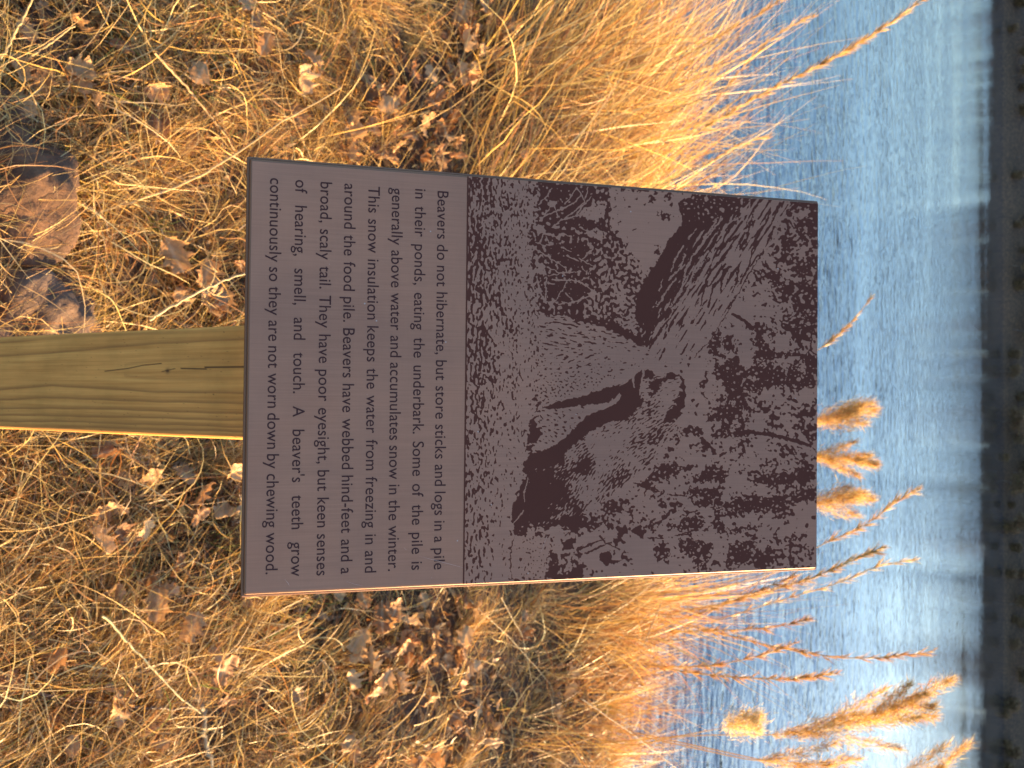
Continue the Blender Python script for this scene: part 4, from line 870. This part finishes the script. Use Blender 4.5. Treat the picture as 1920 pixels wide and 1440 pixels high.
def leaf(x, y, size, lift=.0, label=None, group="fallen oak leaves in the grass", tilt=.5, mi=None):
    o = bpy.data.objects.new("fallen_leaf", OAK[rng.randint(len(OAK)) if mi is None else mi]); C.objects.link(o)
    o.location = (x, y, float(ground_h(x, y))+.016+lift); o.scale = (size, size, size)
    o.rotation_euler = (rng.randn()*tilt, rng.randn()*tilt, rng.uniform(0, 2*math.pi))
    tag(o, label or "curled tan brown oak leaf lying in the dry grass", "leaf", group); return o
placed = 0
def leaf_cluster(px0, py0, px1, py1, n, s=(.040, .074), lift=.045, tilt=.55):
    for _ in range(n):
        p = at_z(rng.uniform(px0, px1), rng.uniform(py0, py1), .02)
        if p[1] < bank(p[0]): leaf(p[0], p[1], rng.uniform(*s), rng.uniform(.15, 1.0)*lift, tilt=tilt)
leaf_cluster(645, 130, 860, 300, 52, (.04, .075), .09); leaf_cluster(840, 0, 930, 150, 24, (.045, .085), .09); leaf_cluster(960, 280, 1060, 335, 8)
leaf_cluster(640, 1110, 850, 1300, 46, (.04, .074), .08); leaf_cluster(1020, 1240, 1120, 1380, 20); leaf_cluster(950, 1130, 1010, 1180, 6)
leaf_cluster(0, 0, 200, 260, 14, (.04, .065), .04); leaf_cluster(160, 840, 460, 1130, 26); leaf_cluster(0, 1100, 640, 1440, 24); leaf_cluster(200, 0, 640, 290, 14); leaf_cluster(290, 480, 460, 600, 8)
leaf_cluster(640, 1300, 1100, 1440, 14)
def special(px, py, size, lift, label, mi, rot=None):
    p = at_z(px, py, .03); o = leaf(p[0], p[1], size, lift, label, None, .35, mi)
    if "group" in o: del o["group"]
    if rot is not None: o.rotation_euler = rot
    return o
special(305, 480, .075, .05, "large folded oak leaf in shade close left of the post", 1)
special(335, 150, .06, .06, "small bright oak leaf hanging in the grass left of the sign", 3)
special(455, 95, .05, .08, "small pale almond shaped leaf at the upper left of the grass", 5)
special(370, 1240, .07, .07, "bright golden oak leaf standing on edge above the knobby twig", 2)
special(155, 1010, .06, .06, "small sunlit pale leaf below the post's right side", 4)
special(815, 1215, .055, .08, "brightly lit curled leaf in dark litter right of the sign", 6)
special(445, 965, .085, .04, "large brown oak leaf close to the sign's lower right corner", 7)

# ------------------------------------------------------------------ rocks
def rock(name, c, size, seed, mat, label):
    bm = bmesh.new(); bmesh.ops.create_icosphere(bm, subdivisions=5, radius=1.0)
    r_ = np.random.RandomState(seed); ph = r_.rand(12, 3)*6; fr_ = r_.randn(12, 3)*np.linspace(1.2, 9, 12)[:, None]; pl = r_.randn(7, 3); pl /= np.linalg.norm(pl, axis=1, keepdims=True)
    for v in bm.verts:
        p = np.array(v.co); 
        for q_, dd in zip(pl, np.linspace(.84, .98, 7)):
            e = p@q_-dd
            if e > 0: p = p-q_*e*.85
        s = sum(np.sin(fr_[k]@p+ph[k, 0])*.075/(1+k*.16) for k in range(12))+.032*math.sin(p[0]*23+4*math.sin(p[1]*17))*math.sin(p[1]*21+p[2]*19)+.018*math.sin(p[0]*47+5*math.sin(p[2]*31))*math.sin(p[1]*43+p[2]*37)
        p = p*(1+s); v.co = Vector(p*np.array(size))
    me = bpy.data.meshes.new(name); bm.to_mesh(me); bm.free(); me.materials.append(mat)
    for p in me.polygons: p.use_smooth = True
    o = bpy.data.objects.new(name, me); C.objects.link(o); o.location = c; tag(o, label, "rock"); return o
M_R1 = rock_mat("red_sandstone", (.035, .016, .007), (.10, .046, .019), (.19, .095, .042))
M_R2 = rock_mat("pinkish_stone", (.045, .025, .014), (.11, .062, .034), (.18, .11, .066))
p = at_z(35, 372, .05); rock("rock", (p[0], p[1], .02), (.125, .108, .105), 5, M_R1, "rough reddish brown rock in the grass left of the post")
p = at_z(70, 590, .04); rock("rock", (p[0]+.01, p[1], .012), (.11, .115, .085), 33, M_R2, "smooth pinkish grey stone in shade right against the post")
p = at_z(-25, 235, .03); rock("rock", (p[0], p[1], .0), (.09, .08, .07), 14, M_R1, "small reddish rock at the picture's bottom edge beside the bigger one")
p = at_z(90, 85, .03); rock("rock", (p[0], p[1], -.01), (.07, .06, .04), 21, M_R2, "low dull stone half buried in leaves in the bottom left corner")

# ------------------------------------------------------------------ the far shore: trees and shrubs
m_bark, N, L, b = new_mat("winter_bark"); tc = N.new("ShaderNodeTexCoord"); nn = noise_node(N, L, 6, 5, .6, tc.outputs["Object"]); rr_ = ramp(N, [(.3, (.075, .052, .038)), (.7, (.19, .14, .105))]); L.new(nn.outputs[0], rr_.inputs[0]); L.new(rr_.outputs[0], b.inputs["Base Color"]); b.inputs["Roughness"].default_value = .9
M_CROWN = blade_mat("far_foliage", .25, .7, .1)
def tree_meshes(kind, h, seed):
    global rng
    rng_keep = rng; rng = np.random.RandomState(seed); r_ = rng
    segs = []
    def limb(p, d, L_, r0, depth):
        pts = [p]; k = 5
        for i in range(k):
            d = d+r_.randn(3)*.10+np.array([0, 0, .03]); d = d/np.linalg.norm(d); p = p+d*L_/k; pts.append(p)
        segs.append((np.array(pts), r0, depth))
        if depth < 2:
            for i in range(5 if depth == 0 else 4):
                t = r_.uniform(.35, 1); q = pts[min(k, int(t*k))]
                a = r_.uniform(0, 2*math.pi); nd = np.array([math.cos(a), math.sin(a), r_.uniform(.3, 1.1)]); limb(q, nd/np.linalg.norm(nd), L_*r_.uniform(.38, .6), r0*.45, depth+1)
    limb(np.zeros(3), np.array([0, 0, 1.0]), h*(.95 if kind == "pine" else .75), .018*h, 0)
    Vs, Qs, o = [], [], 0
    for pts, r0, dp in segs:
        T = np.gradient(pts, axis=0); T /= np.linalg.norm(T, axis=1, keepdims=True); U = np.cross(T, [.3, 1, .1]); U /= np.linalg.norm(U, axis=1, keepdims=True); W_ = np.cross(T, U)
        an = np.linspace(0, 2*math.pi, 6, endpoint=False); rr = r0*np.linspace(1, .3, len(pts))
        V = pts[:, None]+rr[:, None, None]*(np.cos(an)[None, :, None]*U[:, None]+np.sin(an)[None, :, None]*W_[:, None])
        idx = np.arange(len(pts)*6).reshape(-1, 6); nx_ = np.roll(idx, -1, 1); Vs.append(V.reshape(-1, 3)); Qs.append(np.stack([idx[:-1], nx_[:-1], nx_[1:], idx[1:]], -1).reshape(-1, 4)+o); o += V.size//3
    tv, tq = np.concatenate(Vs), np.concatenate(Qs)
    ends = np.concatenate([s[0][2:] for s in segs if s[2] >= 1])
    n = {"pine": 3000, "oak": 2600, "bare": 2200, "shrub": 1500}[kind]
    pos = ends[r_.randint(len(ends), size=n)]+r_.randn(n, 3)*h*(.05 if kind != "shrub" else .09)
    if kind == "pine":
        z = r_.rand(n)**.8*h*.8+h*.2; rad = (h*1.02-z)*.26*np.sqrt(r_.rand(n)); a = r_.uniform(0, 2*math.pi, n); pos = np.stack([rad*np.cos(a), rad*np.sin(a), z+r_.randn(n)*.1], -1)
    mix = {"pine": (.045, .065, .03), "oak": (.17, .085, .035), "bare": (.13, .095, .07), "shrub": (.20, .12, .06)}[kind]
    cols = np.array(mix)[None]*r_.uniform(.6, 1.5, (n, 1))*r_.uniform(.9, 1.1, (n, 3))
    ln = {"pine": (.15, .4), "oak": (.12, .3), "bare": (.3, .8), "shrub": (.1, .3)}[kind]; wd = {"pine": (.08, .2), "oak": (.1, .24), "bare": (.012, .03), "shrub": (.05, .13)}[kind]
    v, q, c, _ = blades(pos, r_.uniform(-3.14, 3.14, n), r_.uniform(-.5, 1.2, n), r_.uniform(*ln, n), r_.uniform(*wd, n), r_.uniform(-.3, .6, n), r_.randn(n)*.4, 3, cols, .2, floor=False, base_w=.3)
    rng = rng_keep
    t_ = mesh_np("trunk", tv, tq, m_bark, smooth=True); c_ = mesh_np("crown", v, q, M_CROWN, cols=c)
    out = (t_.data, c_.data); bpy.data.objects.remove(t_); bpy.data.objects.remove(c_); return out
KINDS = {"pine_tree": [tree_meshes("pine", 10, 1), tree_meshes("pine", 8.5, 2)], "oak_tree": [tree_meshes("oak", 9, 3), tree_meshes("oak", 7.5, 4)], "bare_tree": [tree_meshes("bare", 9.5, 5), tree_meshes("bare", 8, 6)], "shrub": [tree_meshes("shrub", 2.2, 7), tree_meshes("shrub", 1.6, 8)]}
LBL = {"pine_tree": "dark evergreen tree on the far shore mirrored in the pond", "oak_tree": "brown leaved oak on the far shore mirrored in the pond", "bare_tree": "bare grey winter tree on the far shore mirrored in the pond", "shrub": "tan brushy shrub on the far bank at the water line"}
def plant(kind, x, y, s):
    tm, cm = KINDS[kind][rng.randint(2)]
    root = empty(kind, (x, y, float(ground_h(x, y))-.1)); root.rotation_euler = (0, 0, rng.uniform(0, 6.28)); root.scale = (s, s, s*rng.uniform(.9, 1.1))
    tag(root, LBL[kind], "shrub" if kind == "shrub" else "tree", {"pine_tree": "evergreens on the far shore", "oak_tree": "oaks on the far shore", "bare_tree": "bare trees on the far shore", "shrub": "shrubs on the far bank"}[kind])
    for nm, d_ in (("trunk", tm), ("crown", cm)):
        o = bpy.data.objects.new(nm, d_); C.objects.link(o); o.parent = root
for x in np.concatenate([np.arange(-7.5, 32, 1.7), np.arange(-3, 32, 2.6)]):
    xx = x+rng.randn()*.5
    if 0.6 < xx < 1.6 or 13.2 < xx < 14.6: continue
    plant(["pine_tree", "oak_tree", "bare_tree", "oak_tree"][rng.randint(4)], xx, 54.5+rng.rand()*7, rng.uniform(.26, .44))
for x in np.arange(-6, 34, 1.3): plant('shrub', x+rng.randn()*.5, 54+rng.rand()*6, rng.uniform(.5, .9))
for x in np.arange(-30, -7, 3.0): plant(["oak_tree", "bare_tree", "pine_tree"][rng.randint(3)], x+rng.randn(), 66+rng.rand()*10, rng.uniform(.16, .26))
for x in np.arange(-28, 30, .72): plant("shrub", x+rng.randn()*.2, 51.6+rng.rand()*2.2, rng.uniform(.55, .9)*(.5 if x < -9 else 1))
for x in np.arange(-28, 32, .62): plant("shrub", x+rng.randn()*.2, 53.4+rng.rand()*3.2, rng.uniform(.6, .95)*(.4 if x < -9 else 1))
for x in np.arange(-27, 30, .78): plant("shrub", x+rng.randn()*.25, 49.9+rng.rand()*1.4, rng.uniform(.3, .62))
